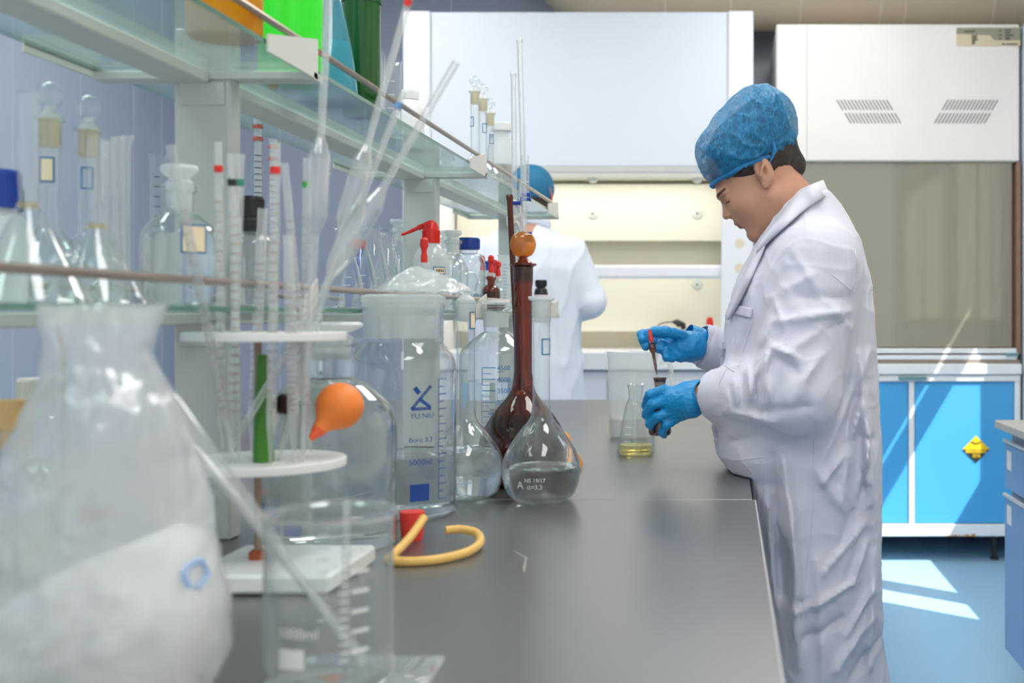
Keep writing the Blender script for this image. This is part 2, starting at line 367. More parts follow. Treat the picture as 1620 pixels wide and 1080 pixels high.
# things left in the chamber
t = thing('power_cord', 'black power cord with plug lying on the left hood floor', 'cord', W(1060, 516, 5.5) - Vector((0, 0, .0)))
c = W(1060, 516, 5.5)
MB().tube([q - c for q in smoothpath([W(1036, 523, 5.5), W(1042, 514, 5.5), W(1052, 510, 5.5), W(1066, 509, 5.5)])], .003, 8).build('cable', BLK, t)
MB().tube([W(1064, 509, 5.5) - c, W(1070, 509, 5.5) - c, W(1074, 512, 5.5) - c, W(1081, 514, 5.5) - c, W(1081, 521, 5.5) - c], [.006, .014, .018, .014, .012], 12).build('plug', BLK, t)
t = thing('capped_bottle', 'small bottle with red cap inside the left hood', 'bottle', (hx(1123, 5.4), 5.4, hz(556)))
zz = hz(520, 5.4) - hz(556)
MB().lathe([(0, 0), (.022, 0), (.024, .004), (.024, zz - .012), (.014, zz), (0, zz)], 24).build('body', GLB, t)
MB().lathe([(.0, zz), (.017, zz), (.017, zz + .03), (.014, zz + .05), (.006, zz + .056), (0, zz + .056)], 20).build('cap', RED, t)
t = MB().rbox(hx(1040, 5.45), hx(1092, 5.45), 5.42, 5.5, hz(556), hz(524, 5.45), .004).build('wooden_block', mat('brown_wood', rgb(130, 84, 50), .6)); tag(t, 'brown block standing on the left hood worktop', 'block')

# ------------------------------------------------------------------ fume hood on the right
ox = hx(1422); 
h2 = thing('fume_hood', 'right fume hood with slanted vent slots and grey glass sash', 'fume hood', (ox, YH, 0))
XA, XB = hx(1228), hx(1613)
worn = mat('worn_white', rgb(238, 235, 230), .45, mottle=.10, mscale=3.0)
HB(XA, XB, YH, YH + .72, hz(255), hz(38), .006).build('hood_canopy', worn, h2)
HB(hx(1276), hx(1277), YH - .002, YH + .01, hz(254), hz(39), .0004).build('panel_seam', mat('seam_grey', rgb(190, 186, 180), .6), h2)
def slots(xa, lean, rows):
    m = MB()
    for (x0, y0, y1) in rows:
        for k in range(15):
            p0 = Vector((hx(x0 + k * 5.6), 0, hz(y0))); p1 = Vector((hx(x0 + k * 5.6 + lean * 9.5), 0, hz(y1))); d = .0030
            v = [(p.x - ox + s_ * d, e, p.z) for e in (-.0015, .004) for p, s_ in ((p0, -1), (p0, 1), (p1, 1), (p1, -1))]
            m.add(v, [(0, 1, 2, 3), (7, 6, 5, 4), (0, 4, 5, 1), (1, 5, 6, 2), (2, 6, 7, 3), (3, 7, 4, 0)])
    return m
sl = mat('slot_dark', rgb(112, 116, 110), .7)
slots(0, 1, [(1324, 158, 174), (1337, 179, 195)]).build('vent_slots', sl, h2)
slots(0, -1, [(1500, 158, 174), (1488, 179, 195)]).build('vent_slots', sl, h2)
m = HB(hx(1513), hx(1614), YH - .003, YH + .002, hz(73), hz(44), .0008)
pl = m.build('name_plate', mat('plate_cream', rgb(214, 200, 170), .5), h2)
m = MB()
pts = [(1513, 44), (1614, 44), (1614, 64), (1572, 64), (1566, 56), (1513, 54)]
m.add([(hx(x) - ox, -.0036, hz(y)) for x, y in pts] , [tuple(range(6))]); m.build('plate_band', mat('plate_olive', rgb(150, 148, 128), .5), pl, smooth=False)
m = MB()
for i, (x, y, w_) in enumerate([(1525, 49, 17), (1537, 56, 9), (1537, 59, 8), (1537, 62, 10), (1537, 65, 6), (1537, 68, 5), (1580, 48, 4), (1580, 55, 4), (1580, 61, 4), (1590, 47, 9), (1590, 51, 8), (1590, 55, 13), (1590, 59, 8), (1590, 62, 7), (1592, 69, 17), (1585, 69, 5)]):
    m.box(hx(x) - ox, hx(x + w_) - ox, -.0045, -.003, hz(y + 2), hz(y))
m.build('small_print', mat('print_dark', rgb(70, 72, 66), .6), pl)
HB(XA, XA + .03, YH + .005, YH + .7, hz(560), hz(255) - .002).build('side_post', worn, h2)
HB(XB - .012, XB + .008, YH + .001, YH + .7, hz(560), hz(255) - .002).build('side_post', mat('rust_post', rgb(140, 110, 92), .6), h2)
HB(XA + .03, XB - .03, YH + .45, YH + .55, hz(555), hz(255)).build('chamber_back', mat('greige_liner', rgb(222, 214, 190), .6), h2)
sash = glass('sash_glass', tint=(.82, .81, .75), edge=.6, pw=2.5, base=.12, rough=.03, haze=.28, hazecol=(.80, .77, .66))
HB(XA + .03, XB - .03, YH + .02, YH + .026, hz(549), hz(255) - .004, .001).build('sash_pane', sash, h2)
HB(XA + .03, XB - .012, YH + .0, YH + .05, hz(559), hz(551), .003).build('sash_rail', HW2, h2)
HB(XA + .03, XB - .012, YH - .01, YH + .06, hz(569), hz(561.5), .003).build('sash_rail', HW2, h2)
MB().rbox(hx(1590) - ox, hx(1610) - ox, -.02, .02, hz(563), hz(558), .002).build('sash_latch', mat('teal_latch', rgb(110, 150, 155), .4), h2)
HB(XA, XB, YH - .01, YH + .7, hz(574.5), hz(570), .0015).build('worktop_gap_strip', mat('rusty_gap', rgb(150, 140, 128), .6, mottle=.25, mscale=10), h2)  # mottled grey-brown strip between sash rail and worktop
HB(XA, XB + .004, YH - .03, YH + .7, hz(592), hz(575), .005).build('worktop', HW2, h2)
# tall white unit at the picture's right border
t = MB().rbox(hx(1618.5), hx(1700), YH - .02, YH + .7, .1, hz(37), .006).build('tall_cabinet', mat('pale_blue_white', rgb(212, 220, 228), .4)); tag(t, 'pale tall cabinet at the right border beside the worn hood', 'cabinet')
# blue base cabinet
ox = hx(1422)
cb = thing('storage_cabinet', 'bright blue door cabinet with hazard diamond under the right hood', 'cabinet', (ox, YH, 0))
XA, XB = hx(1228), hx(1613); zb = hz(847)
m = MB(); 
m.rbox(XA - ox, XB - ox, -.02, .65, zb, hz(828), .004); m.rbox(XA - ox, XB - ox, -.02, .65, hz(603), hz(593), .003)
for x in (1228, 1437, 1604): m.rbox(hx(x) - ox, hx(x + 9) - ox, -.016, .6, hz(828), hz(603), .003)
m.build('frame', HW2, cb)
MB().box(XA - ox + .02, XB - ox - .02, .015, .64, zb + .02, hz(603)).build('body', MWHITE, cb)
dbm = mat('azure_door', rgb(78, 168, 228), .3)
for x0, x1 in ((1238, 1436), (1447, 1603)):
    d = MB().rbox(hx(x0) - ox, hx(x1) - ox, -.010, .012, hz(827), hz(604), .003).build('door', dbm, cb)
def rust(px0, px1):
    m = MB(); 
    for k in range(9):
        x = px0 + (px1 - px0) * k / 8; w_ = random.uniform(3, 9); m.box(hx(x) - ox, hx(x + w_) - ox, -.0207, -.019, zb + .001, zb + .004 + random.random() * .008)
    return m
rust(1495, 1535).build('rust_stain', mat('rust', rgb(196, 140, 96), .8), cb)
MB().rbox(hx(1420) - ox, hx(1464) - ox, -.035, -.021, hz(600), hz(594.5), .002).build('latch', mat('teal_latch', rgb(110, 150, 155), .4), cb)
for x in (XA + .05, XB - .1):
    for y in (.06, .55): MB().lathe([(0, 0), (.02, 0), (.02, .01), (.012, .015), (.012, zb), (0, zb)], 12, c=(x - ox, y, 0)).build('foot', mat('dark_foot', (.02, .02, .02), .6), cb)
# hazard diamond
D0 = -.0125; cxp, cyp, R = 1543, 710, 21.5
def pt(x, y, o=0): return (hx(x) - ox, D0 - o, hz(y))
dia = MB().add([pt(cxp - R, cyp), pt(cxp, cyp + R), pt(cxp + R, cyp), pt(cxp, cyp - R)], [(0, 1, 2, 3)]).build('hazard_sign', mat('sign_yellow', rgb(245, 205, 30), .5), cb, smooth=False)
MB().add([pt(cxp - R, cyp, .0006), pt(cxp, cyp + R, .0006), pt(cxp + R, cyp, .0006)], [(0, 1, 2)]).build('black_half', mat('sign_black', rgb(40, 40, 30), .5), dia, smooth=False)
m = MB(); m.box(hx(1527) - ox, hx(1559) - ox, D0 - .0014, D0 - .0008, hz(715.5), hz(708.8)); m.build('sign_band', MATS['sign_yellow'], dia)
v, f = text_mesh('CORROSIVE', .0185); MB().add([(q.x * .86 + hx(1528) - ox, D0 - .002, q.y + hz(714.3)) for q in v], f).build('sign_text', PRK, dia, smooth=False)
v, f = text_mesh('\u8150\u8680', .0185); MB().add([(q.x + hx(1537) - ox, D0 - .002, q.y + hz(722.5)) for q in v], f).build('sign_text', MATS['sign_yellow'], dia, smooth=False)
m = MB()
for x, y, a in ((1539, 700, .4), (1547, 700, -.4)): m.box(-.012, .012, -.0012, -.0006, -.003, .003, Matrix.Translation(pt(x, y)) @ Matrix.Rotation(a, 4, 'Y'))
m.build('sign_pictogram', MATS['sign_black'], dia)

# ------------------------------------------------------------------ side bench at the right border
sb = thing('side_bench', 'grey topped side bench with blue drawers at the right border', 'bench', (1.25, 2.0, 0))
grm = mat('grey_stone_top', rgb(176, 174, 170), .45, mottle=.06); blm = mat('drawer_blue', rgb(120, 160, 208), .4)
MB().rbox(-.448, .48, -1.6, 1.41, .776, .80, .003).build('worktop', grm, sb)
MB().box(-.40, .48, -1.58, 1.395, .10, .776).build('carcass', mat('carcass_blue', rgb(168, 182, 200), .5), sb)
MB().box(-.36, .46, -1.55, 1.38, 0, .10).build('plinth', mat('plinth_pale', rgb(170, 190, 205), .5), sb)
for z0, z1 in ((.60, .735), (.12, .575)):
    d = MB().rbox(-.422, -.40, .95, 1.392, z0, z1, .003).build('drawer_front', blm, sb)
    MB().box(-.428, -.418, .95, 1.392, z1 + .002, z1 + .010).build('drawer_handle', mat('pale_metal', rgb(200, 205, 208), .35), d)
    MB().box(-.4235, -.421, 1.31, 1.36, z1 - .075, z1 - .02).build('label_card', WHITE, d)
    for y in (.0, -.5, -1.0): MB().rbox(-.422, -.40, y + .0 - .45, y + .44 + .0 - .0, z0, z1, .003).build('drawer_front', blm, sb)

# ------------------------------------------------------------------ island bench with black worktop
BX0, BX1 = -1.50, 0.047
bench = thing('lab_bench', 'long island bench with matt black worktop', 'bench', (-.73, 1.8, 0))
bt = bpy.data.materials.new('black_worktop'); bt.use_nodes = True; nt = bt.node_tree; p = nt.nodes['Principled BSDF']
p.inputs['Base Color'].default_value = (.060, .061, .059, 1); p.inputs['Roughness'].default_value = .36; p.inputs['IOR'].default_value = 3.4
tc = nt.nodes.new('ShaderNodeTexCoord'); n1 = nt.nodes.new('ShaderNodeTexNoise'); n1.inputs['Scale'].default_value = 500; n1.inputs['Detail'].default_value = 3
bb = nt.nodes.new('ShaderNodeBump'); bb.inputs['Strength'].default_value = .05; bb.inputs['Distance'].default_value = .002
n2 = nt.nodes.new('ShaderNodeTexNoise'); n2.inputs['Scale'].default_value = 5; n2.inputs['Detail'].default_value = 6
mr = nt.nodes.new('ShaderNodeMapRange'); mr.inputs[3].default_value = .27; mr.inputs[4].default_value = .36
nt.links.new(tc.outputs['Object'], n1.inputs[0]); nt.links.new(tc.outputs['Object'], n2.inputs[0]); nt.links.new(n1.outputs[0], bb.inputs['Height']); nt.links.new(bb.outputs[0], p.inputs['Normal'])
nt.links.new(n2.outputs[0], mr.inputs[0]); nt.links.new(mr.outputs[0], p.inputs['Roughness'])
def BB(x0, x1, y0, y1, z0, z1, b=.004): return MB().rbox(x0 + .73, x1 + .73, y0 - 1.8, y1 - 1.8, z0, z1, b)
BB(BX0, BX1, -.6, 1.932, BENCH - .025, BENCH, .0005).build('worktop_slab', bt, bench)
BB(BX0, BX1 - .004, 1.9342, 4.23, BENCH - .025, BENCH, .0004).build('worktop_slab', bt, bench)
BB(BX1 + .0001, BX1 + .0022, -.6, 1.932, BENCH - .025, BENCH - .0002, .0006).build('painted_edge_highlight', mat('edge_highlight_pale', rgb(190, 190, 188), .4), bench)  # pale strip paints in the highlight along the worktop's right edge
BB(BX0 + .03, BX1 - .03, -.58, 4.20, .10, BENCH - .026, .003).build('cabinet_body', mat('bench_grey', rgb(205, 207, 205), .5), bench)
BB(BX0 + .08, BX1 - .08, -.55, 4.16, 0, .10, .003).build('plinth', mat('plinth_dark', (.08, .08, .08), .6), bench)
for k in range(8):
    y = -.5 + k * .58; d = BB(BX1 - .03, BX1 - .012, y, y + .56, .13, .75, .003).build('cabinet_door', mat('bench_grey', rgb(205, 207, 205), .5), bench)
BB(BX0 + .01, BX1 - .006, 1.9322, 1.934, BENCH - .024, BENCH - .0012, .0002).build('joint_filler', mat('joint_dark', (.01, .01, .01), .9), bench)
m = MB()
for (x0, y0, x1, y1, w_) in ((1181, 801, 1196, 800, .0006), (1100, 830, 1118, 812, .0005), (828, 905, 833, 880, .0009), (812, 870, 830, 882, .0008), (1060, 806, 1064, 803, .0008)):
    a = W(x0, y0, 562.5 / (y0 - 499)); b_ = W(x1, y1, 562.5 / (y1 - 499)); d = (b_ - a).normalized().cross(Vector((0, 0, 1))) * w_ * 1.3
    m.add([q - Vector((-.73, 1.8, 0)) + Vector((0, 0, .0004)) for q in (a - d, b_ - d, b_ + d, a + d)], [(0, 1, 2, 3)])
for v in range(len(m.v)): m.v[v] = (m.v[v][0], m.v[v][1], BENCH + .0003)
m.build('scratch', mat('scratch_grey', rgb(150, 148, 140), .6), bench, smooth=False)

# ------------------------------------------------------------------ reagent rack over the bench
rk = thing('reagent_rack', 'two tier glass shelf rack on grey steel posts over bench', 'rack', (-.7275, 0, BENCH))
PG = mat('rack_grey', rgb(196, 198, 194), .4, mottle=.03); PG2 = mat('rack_beam_grey', rgb(206, 206, 198), .4); STEEL = mat('steel_rail', rgb(176, 158, 146), .28, metal=.85); HOLE = mat('hole_dark', (.02, .02, .02), .6)
def RX(x): return x + .7275
ZL, ZU = 1.117 - BENCH, 1.452 - BENCH
YP = (.46, 1.58, 2.70, 3.82)
for y in YP:
    MB().rbox(RX(-.768), RX(-.69), y, y + .036, .0004, ZU + .06, .003).build('post', PG, rk)
    for z in (ZL, ZU):
        m = MB()
        for dx in (-.745, -.712): m.lathe([(0, 0), (.006, 0), (.006, -.003), (0, -.003)], 14, M=Matrix.Translation((RX(dx), y - .0004, z - .035)) @ Matrix.Rotation(PI / 2, 4, 'X'))
        m.build('bolt_hole', HOLE, rk)
        MB().rbox(RX(-.760), RX(-.697), y - .003, y, z - .048, z - .016, .001).build('bracket_plate', PG, rk)
for z in (ZL, ZU):
    for a, b in zip(YP, YP[1:]):
        MB().rbox(RX(-.775), RX(-.718), a + .037, b - .002, z - .017, z - .001, .002).build('beam', PG2, rk)
    for x0, x1 in ((-.875, -.5775),):
        for a, b in ((-.1, YP[1] + .015), (YP[1] + .03, YP[2] + .015), (YP[2] + .03, YP[3] + .05)):
            g = MB().box(RX(x0), RX(x1), a, b, z, z + .006).build('glass_shelf', GLS, rk)
            e = MB(); e.box(RX(x1) + .0002, RX(x1) + .0008, a, b, z, z + .006); e.box(RX(x0) - .0008, RX(x0) - .0002, a, b, z, z + .006); e.build('shelf_edge', GLE, g)
    for y in (YP[1], YP[2], YP[3] + .03):
        m = MB(); m.rbox(RX(-.88), RX(-.572), y - .004, y + .012, z - .012, z - .001, .001)
        m.rbox(RX(-.88), RX(-.572), y + .014, y + .030, z - .012, z - .001, .001); m.build('cross_bracket', PG, rk)
    for xs, sg in ((-.575, 1), (-.880, -1)):
        for (ya, yb) in ((YP[1] - (.16 if z > .5 else .05), YP[1] + .012), (YP[2] - .16, YP[2] + .012), (YP[3] - .17, YP[3] + .045)):
            e0, e1 = (ya, yb)
            lowfirst = abs(ya - YP[1]) > .1 or abs(ya - YP[2]) > .1
            za = .012 if lowfirst else .047; zb_ = .047 if lowfirst else .012
            if ya > YP[3] - .2: za, zb_ = .02, .047
            x0, x1 = RX(xs), RX(xs) + .003
            v = [(x, y, zz) for x in (x0, x1) for y, zz in ((e0, z - .010), (e1, z - .010), (e1, z + zb_), (e0 if lowfirst else e0, z + za))]
            MB().add(v, [(0, 3, 2, 1), (4, 5, 6, 7), (0, 1, 5, 4), (1, 2, 6, 5), (2, 3, 7, 6), (3, 0, 4, 7)]).build('end_plate', PG2, rk, smooth=False)
        for a, b in ((-.05, YP[1] - .01), (YP[1] + .035, YP[2] - .01), (YP[2] + .035, YP[3] + .02)):
            MB().tube([(RX(xs) - .004 * sg, a, z + .034), (RX(xs) - .004 * sg, b, z + .034)], .0048, 12).build('guard_rail', STEEL, rk)
# ------------------------------------------------------------------ glassware builders (z up from the base, centred on the axis)
def offprof(prof, d, z0=None, z1=None):
    "the same outline d further in, between two heights"
    out = []
    for r, z in prof:
        if (z0 is None or z >= z0) and (z1 is None or z <= z1): out.append((max(r - d, 0), z))
    return out
def arc(pts, n=6):
    q = smoothpath([(r, 0, z) for r, z in pts], n); return [(max(p.x, 0), p.z) for p in q]
def fill(prof, level, wall=.002, foot=.003):
    "closed outline of the liquid up to the level"
    zs = sorted({foot, *[z for r, z in prof if foot < z < level], level}); out = [(0, foot)]
    body = prof
    for z in zs: out.append((max(prof_r(body, z) - wall, .001), z))
    out[1] = (out[1][0] * .92, foot); out.append((0, level)); return out
def volflask(name, label, loc, H, R, rn, level=None, body=None, liquid=None, stop='glass', group=None, ring=None, rot=0, bare=None):
    t = thing(name, label, 'flask', loc, (0, 0, rot), group); body = body or GLB
    h = R * 2.15
    prof = [(0, .004), (R * .35, .003), (R * .62, 0)] + arc([(R * .66, .001), (R * .88, R * .22), (R, R * .72), (R * .93, R * 1.2), (R * .62, R * 1.72), (R * .30, R * 2.12), (rn * 1.05, R * 2.5), (rn, R * 2.8)], 6)
    prof = [p for p in prof if p[1] >= 0]; pz = prof[-1][1]
    prof += [(rn, pz + .01), (rn, H - .045), (rn * 1.1, H - .034), (rn * 1.12, H - .006), (rn * 1.5, H - .003), (rn * 1.5, H), (rn * 1.1, H)]
    MB().lathe(prof, 56).build('body', body, t)
    jm = STAIN if stop == 'stain' else (AMB if stop == 'amber' else GLF)
    MB().lathe([(rn * 1.02, H - .034), (rn * 1.08, H - .001)], 32).build('ground_joint', jm, t)
    if stop != 'none':
        s_ = MB(); s_.lathe([(0, H - .03), (rn * .85, H - .03), (rn * 1.0, H + .002), (rn * .7, H + .006), (rn * .45, H + .010), (rn * .5, H + .014)], 24); k = s_.build('stopper', GLF if stop == 'stain' else jm, t)
        hk = MB(); a = rn * 1.35 if stop != 'amber' else rn * 1.45
        hk.lathe(arc([(rn * .45, -a), (a * .75, -a * .75), (a, 0), (a * .72, a * .72), (0, a)], 5), 24, sy=.45, M=Matrix.Translation((0, 0, H + .012 + a)) @ Matrix.Rotation(.3, 4, 'Z'))
        hk.build('stopper_knob', glass('amber_knob', tint=(.85, .45, .12), haze=.35, hazecol=(.7, .33, .08)) if stop == 'amber' else GLB, k)
    if level:
        MB().lathe(fill(prof, level), 56).build('liquid', liquid or WATER, t)
    if ring:
        m = MB(); (ring_label if len(ring) < 5 else ring_outline)(m, prof, rn + .0006, H * ring[0], ring[1], ring[2], ring[3]); m.build('label', [LBL, LBB], t)
    return t, prof
def erlen(name, label, loc, H, R, rn, level=None, liquid=None, group=None, body=None, marks=True):
    t = thing(name, label, 'flask', loc, (0, 0, 0), group)
    prof = [(0, .003), (R * .6, .003), (R * .88, 0)] + arc([(R * .92, .001), (R, R * .16), (R * .97, R * .36), (R * .80, H * .34), (rn * 1.45, H * .68), (rn, H * .80), (rn, H * .90), (rn * 1.12, H * .97), (rn * 1.4, H)], 5)
    MB().lathe(prof, 48).build('body', body or GLB, t)
    if level: MB().lathe(fill(prof, level, .0016), 48).build('liquid', liquid or WATER, t)
    if marks:
        m = MB()
        for k in range(3): wrap(m, flat_rect(-.012, .004, H * (.2 + .1 * k), H * (.2 + .1 * k) + .0012), prof, -1.9)
        m.build('graduation_marks', PRW, t)
    return t, prof
def bottle(name, label, loc, H, R, rn, neck=.028, level=None, liquid=None, body=None, cap=None, caph=.02, group=None, sq=1, lid=None, ring=None, cat='bottle', shoulder=None):
    t = thing(name, label, cat, loc, (0, 0, 0), group); sh = shoulder or min(R * .9, (H - neck) * .35)
    prof = [(0, .004), (R * .7, .003), (R * .93, 0), (R, .006), (R, H - neck - sh)] + arc([(R, H - neck - sh), (R * .93, H - neck - sh * .55), (rn * 1.5 if rn * 1.5 < R * .8 else (rn + R) / 2, H - neck - sh * .12), (rn, H - neck)], 5)[1:]
    if lid: prof += [(rn, H - .012), (rn * 1.28, H - .008), (rn * 1.3, H - .002), (rn * 1.1, H)]
    else: prof += [(rn, H)]
    MB().lathe(prof, 48).build('body', body or GLB, t)
    if level: MB().lathe(fill(prof, level, .003), 48).build('liquid', liquid or WATER, t)
    if cap is not None:
        rc = rn * 1.22; m = MB(); n = 48; z0, z1 = H - .012, H + caph - .012
        m.lathe([(rc, z0), (rc * 1.02, z0 + .003), (rc, z1 - .003), (rc * .94, z1), (0, z1)], 48)
        for k in range(36):
            a = 2 * PI * k / 36; m.box(rc * .99, rc * 1.045, -.0006, .0006, z0 + .004, z1 - .004, Matrix.Rotation(a, 4, 'Z'))
        m.build('cap', cap, t)
    if lid == 'glass':
        MB().lathe([(rn * .78, H - .03), (rn * .95, H + .001), (rn * .7, H + .006), (rn * 1.25, H + .014), (rn * 1.32, H + .018), (rn * 1.2, H + .022), (0, H + .022)], 32).build('stopper', GLF, t)
    if ring:
        m = MB(); ring_label(m, prof, R, ring[0], ring[1], ring[2], ring[3]); m.build('label', [LBL, LBB], t)
    return t, prof
def dropper_bottle(label, loc, H, R, body=None, level=.03, liquid=None, hb=.06, group=None):
    t, prof = bottle('dropper_bottle', label, loc, H - hb, R, R * .42, .022, level, liquid, body, lid='rim', group=group)
    z = H - hb
    MB().lathe([(.0025, -.06 + z), (.0035, z), (.0035, z + .016)], 12).build('glass_dropper', GLT, t)
    MB().lathe([(.0, z + .008), (.0065, z + .008), (.0068, z + .022), (.0052, z + .028), (.0055, z + .034), (.0085, z + hb * .72), (.0078, z + hb * .92), (.004, z + hb * .995), (0, z + hb)], 20).build('rubber_bulb', RED, t)
    MB().lathe([(0, z - .01), (R * .36, z - .01), (R * .42, z + .001), (R * .4, z + .008), (.004, z + .010)], 24).build('ground_joint', GLF, t)
    return t
def cylinder(name, label, loc, H, R, body=None, cat='cylinder', marks=PRB, group=None, nm=12, rot=0):
    t = thing(name, label, cat, loc, (0, 0, rot), group)
    MB().lathe([(R * 2.0, 0), (R * 2.0, .006), (R * .8, .012), (0, .012)], 6).build('foot', body or GLB, t)
    pr = [(R * .9, .012), (R, .018), (R, H - .006), (R * 1.2, H)]
    MB().lathe(pr, 32).build('tube', body or GLB, t)
    m = MB()
    for k in range(nm): wrap(m, flat_rect(0, R * (1.3 if k % 5 == 0 else .7), .03 + (H - .05) * k / nm, .0312 + (H - .05) * k / nm), pr, -PI / 2)
    m.build('graduation_marks', marks, t)
    return t
def placed(x, px, z): # point on a shelf line x seen in column px
    return (x, -x * F / (1150 - px), z)
ZSL, ZSU = 1.1235, 1.4585

# ---- big bottles and flasks on the worktop
t, pr = bottle("reagent_bottle", "big clear narrow-necked bottle of water behind the pipette stand", (-.543, 1.545, BENCH), .282, .092, .036, .055, .262, lid='glass', shoulder=.075)
m = MB()
for k in range(3): wrap(m, flat_rect(-.085 + k * .03, -.06 + k * .03, .03, .045), pr, -PI / 2)
v, f = flat_text('5000ml', .022, -.10, .055); wrap(m, (v, f), pr, -PI / 2); v, f = flat_text('Boro 3.3', .016, -.10, .11); wrap(m, (v, f), pr, -PI / 2)
m.build('printed_marks', PRB, t)
wm = thing('wide_mouth_jar', 'tall wide-mouth glass jar with blue logo and scale marks', 'jar', (-.512, 1.80, BENCH))
R = .082; prof = [(0, .005), (R * .7, .004), (R * .94, 0), (R, .007), (R, .225)] + arc([(R, .225), (.079, .245), (.068, .262), (.062, .27)], 5)[1:] + [(.062, .315), (.0645, .322), (.065, .330), (.063, .335)]
MB().lathe(prof, 64).build('body', GLB, wm)
MB().lathe([(.0612, .277), (.0612, .312)], 64).build('ground_joint', GLF, wm)
MB().lathe(fill(prof, .094, .003), 64).build('liquid', WATER, wm)
MB().lathe([(.05, .28), (.0605, .3155), (.0645, .336), (.0650, .342), (.055, .346), (0, .347)], 48).build('lid', GLF, wm)
m = MB(); ph = -PI / 2 + .42
def seg(x0, y0, x1, y1, w_):
    a = Vector((x0, y0, 0)); b = Vector((x1, y1, 0)); d = (b - a).normalized().cross(Vector((0, 0, 1))) * w_
    wrap(m, ([a - d, b - d, b + d, a + d], [(0, 1, 2, 3)]), prof, ph)
seg(.0, .170, .031, .205, .0025); seg(.005, .203, .012, .194, .0035); seg(.012, .186, .030, .172, .0025); seg(.0, .1705, .031, .1705, .0025)
for s_, sz, x, y in (('YU NIU', .0115, -.002, .156), ('Boro 3.3', .0105, -.004, .120), ('5000ml', .0125, -.004, .085)): wrap(m, flat_text(s_, sz, x, y), prof, ph)
wrap(m, flat_rect(-.002, .028, .030, .056), prof, ph)
for k in range(17): wrap(m, flat_rect(.045, .056 if k % 2 else .062, .03 + k * .0115, .0312 + k * .0115), prof, ph)
wrap(m, flat_rect(.0445, .0456, .03, .215), prof, ph)
m.build('printed_marks', mat('dark_blue_print', rgb(18, 70, 150), .5), wm)
# crumpled film over its lid
def film(P, n=44):
    v = []; f = []
    for i in range(n + 1):
        for j in range(n):
            a = 2 * PI * j / n; u = i / n; r = .066 * u * (1 + .16 * math.cos(3 * a + .6) + (.16 if math.cos(a - .15) > .85 else 0))
            z = .034 * (1 - u ** 1.5) - .004 * u * u + (.008 * noise.noise(Vector((u * 4 * math.cos(a), u * 4 * math.sin(a), 1))) + .002 * noise.noise(Vector((u * 11 * math.cos(a), u * 11 * math.sin(a), 3)))) * (1 - .3 * u)
            v.append((P[0] + r * math.cos(a), r * math.sin(a) * .85, z))
    for i in range(n):
        for j in range(n): k = (j + 1) % n; f.append((i * n + j, (i + 1) * n + j, (i + 1) * n + k, i * n + k))
    return v, f
fv, ff = film((0.012, 0)); o = MB().add(fv, ff).build('plastic_film', glass('crumpled_film', haze=.42, rough=.12, bump=.5, bscale=26, edge=.8, base=.14), None); o.location = (-.492, 1.78, BENCH + .354)
tag(o, 'crumpled clear plastic film draped over the wide-mouth jar lid', 'plastic film')

t, pr = bottle('reagent_bottle', 'clear bottle printed with a blue 4500 to 2500 scale', (-.541, 2.665, BENCH), .335, .084, .028, .06, .16, lid='rim', shoulder=.075)
MB().lathe([(.029, .285), (.0295, .318)], 32).build('ground_joint', GLF, t)
MB().lathe([(0, .338), (.030, .338), (.034, .343), (.030, .349), (0, .349)], 32).build('stopper', GLF, t)
m = MB(); ph = -PI / 2 - .02
for k, (z, s_) in enumerate(((.193, '4500'), (.167, '4000'), (.141, '3500'), (.115, '3000'), (.089, '2500'))):
    wrap(m, flat_rect(-.012 if k < 4 else .0, .018, z, z + .0018), pr, ph); wrap(m, flat_text(s_, .0155, .021, z - .005), pr, ph)
wrap(m, flat_text('approx', .006, .022, .183), pr, ph)
for z in (.180, .154, .128): wrap(m, flat_rect(-.012, .008, z, z + .0014), pr, ph)
wrap(m, flat_rect(-.0135, -.012, .154, .1948), pr, ph)
for k in range(10): wrap(m, flat_rect(-.014, .004, .132 - k * .0125, .1328 - k * .0125), pr, ph)
wrap(m, flat_rect(-.0145, -.0137, .02, .132), pr, ph)
m.build('printed_marks', mat('scale_blue', rgb(20, 110, 175), .5), t)

t, pf = volflask('volumetric_flask', 'clear volumetric flask nearly full beside the wide-mouth jar', (-.448, 1.952, BENCH), .338, .0635, .0155, .083, ring=(.9, .014, .03, -.55))
t.rotation_euler[2] = 0
m = MB(); wrap(m, flat_text('1000', .017, -.046, .034), pf, -PI / 2 + .35); m.build('printed_marks', PRW, t)
fl, pf = volflask('volumetric_flask', 'clear volumetric flask marked 19/17 in front of the amber flask', (-.314, 1.925, BENCH), .342, .0655, .0145, .058, stop='none', ring=(.76, .020, .028, -.75, 1))
MB().lathe([(.0125, .300), (.0142, .338), (.0215, .340), (.0215, .345), (0, .345)], 32).build('stopper', PLA, fl)
m = MB()
wrap(m, flat_text('A', .019, -.040, .028), pf, -PI / 2 + .12, .0008); wrap(m, flat_text('NS 19/17', .0092, -.0255, .0395), pf, -PI / 2 + .12, .0008); wrap(m, flat_text('\u03b1=3.3', .0105, -.0215, .028), pf, -PI / 2 + .12, .0008)
m.build('printed_marks', PRW, fl)
volflask('volumetric_flask', 'tall amber brown volumetric flask with orange glass knob stopper', (-.376, 2.098, BENCH), .408, .0805, .0165, .125, body=AMB, liquid=fluid('amber_solution', (.30, .18, .06)), stop='amber')
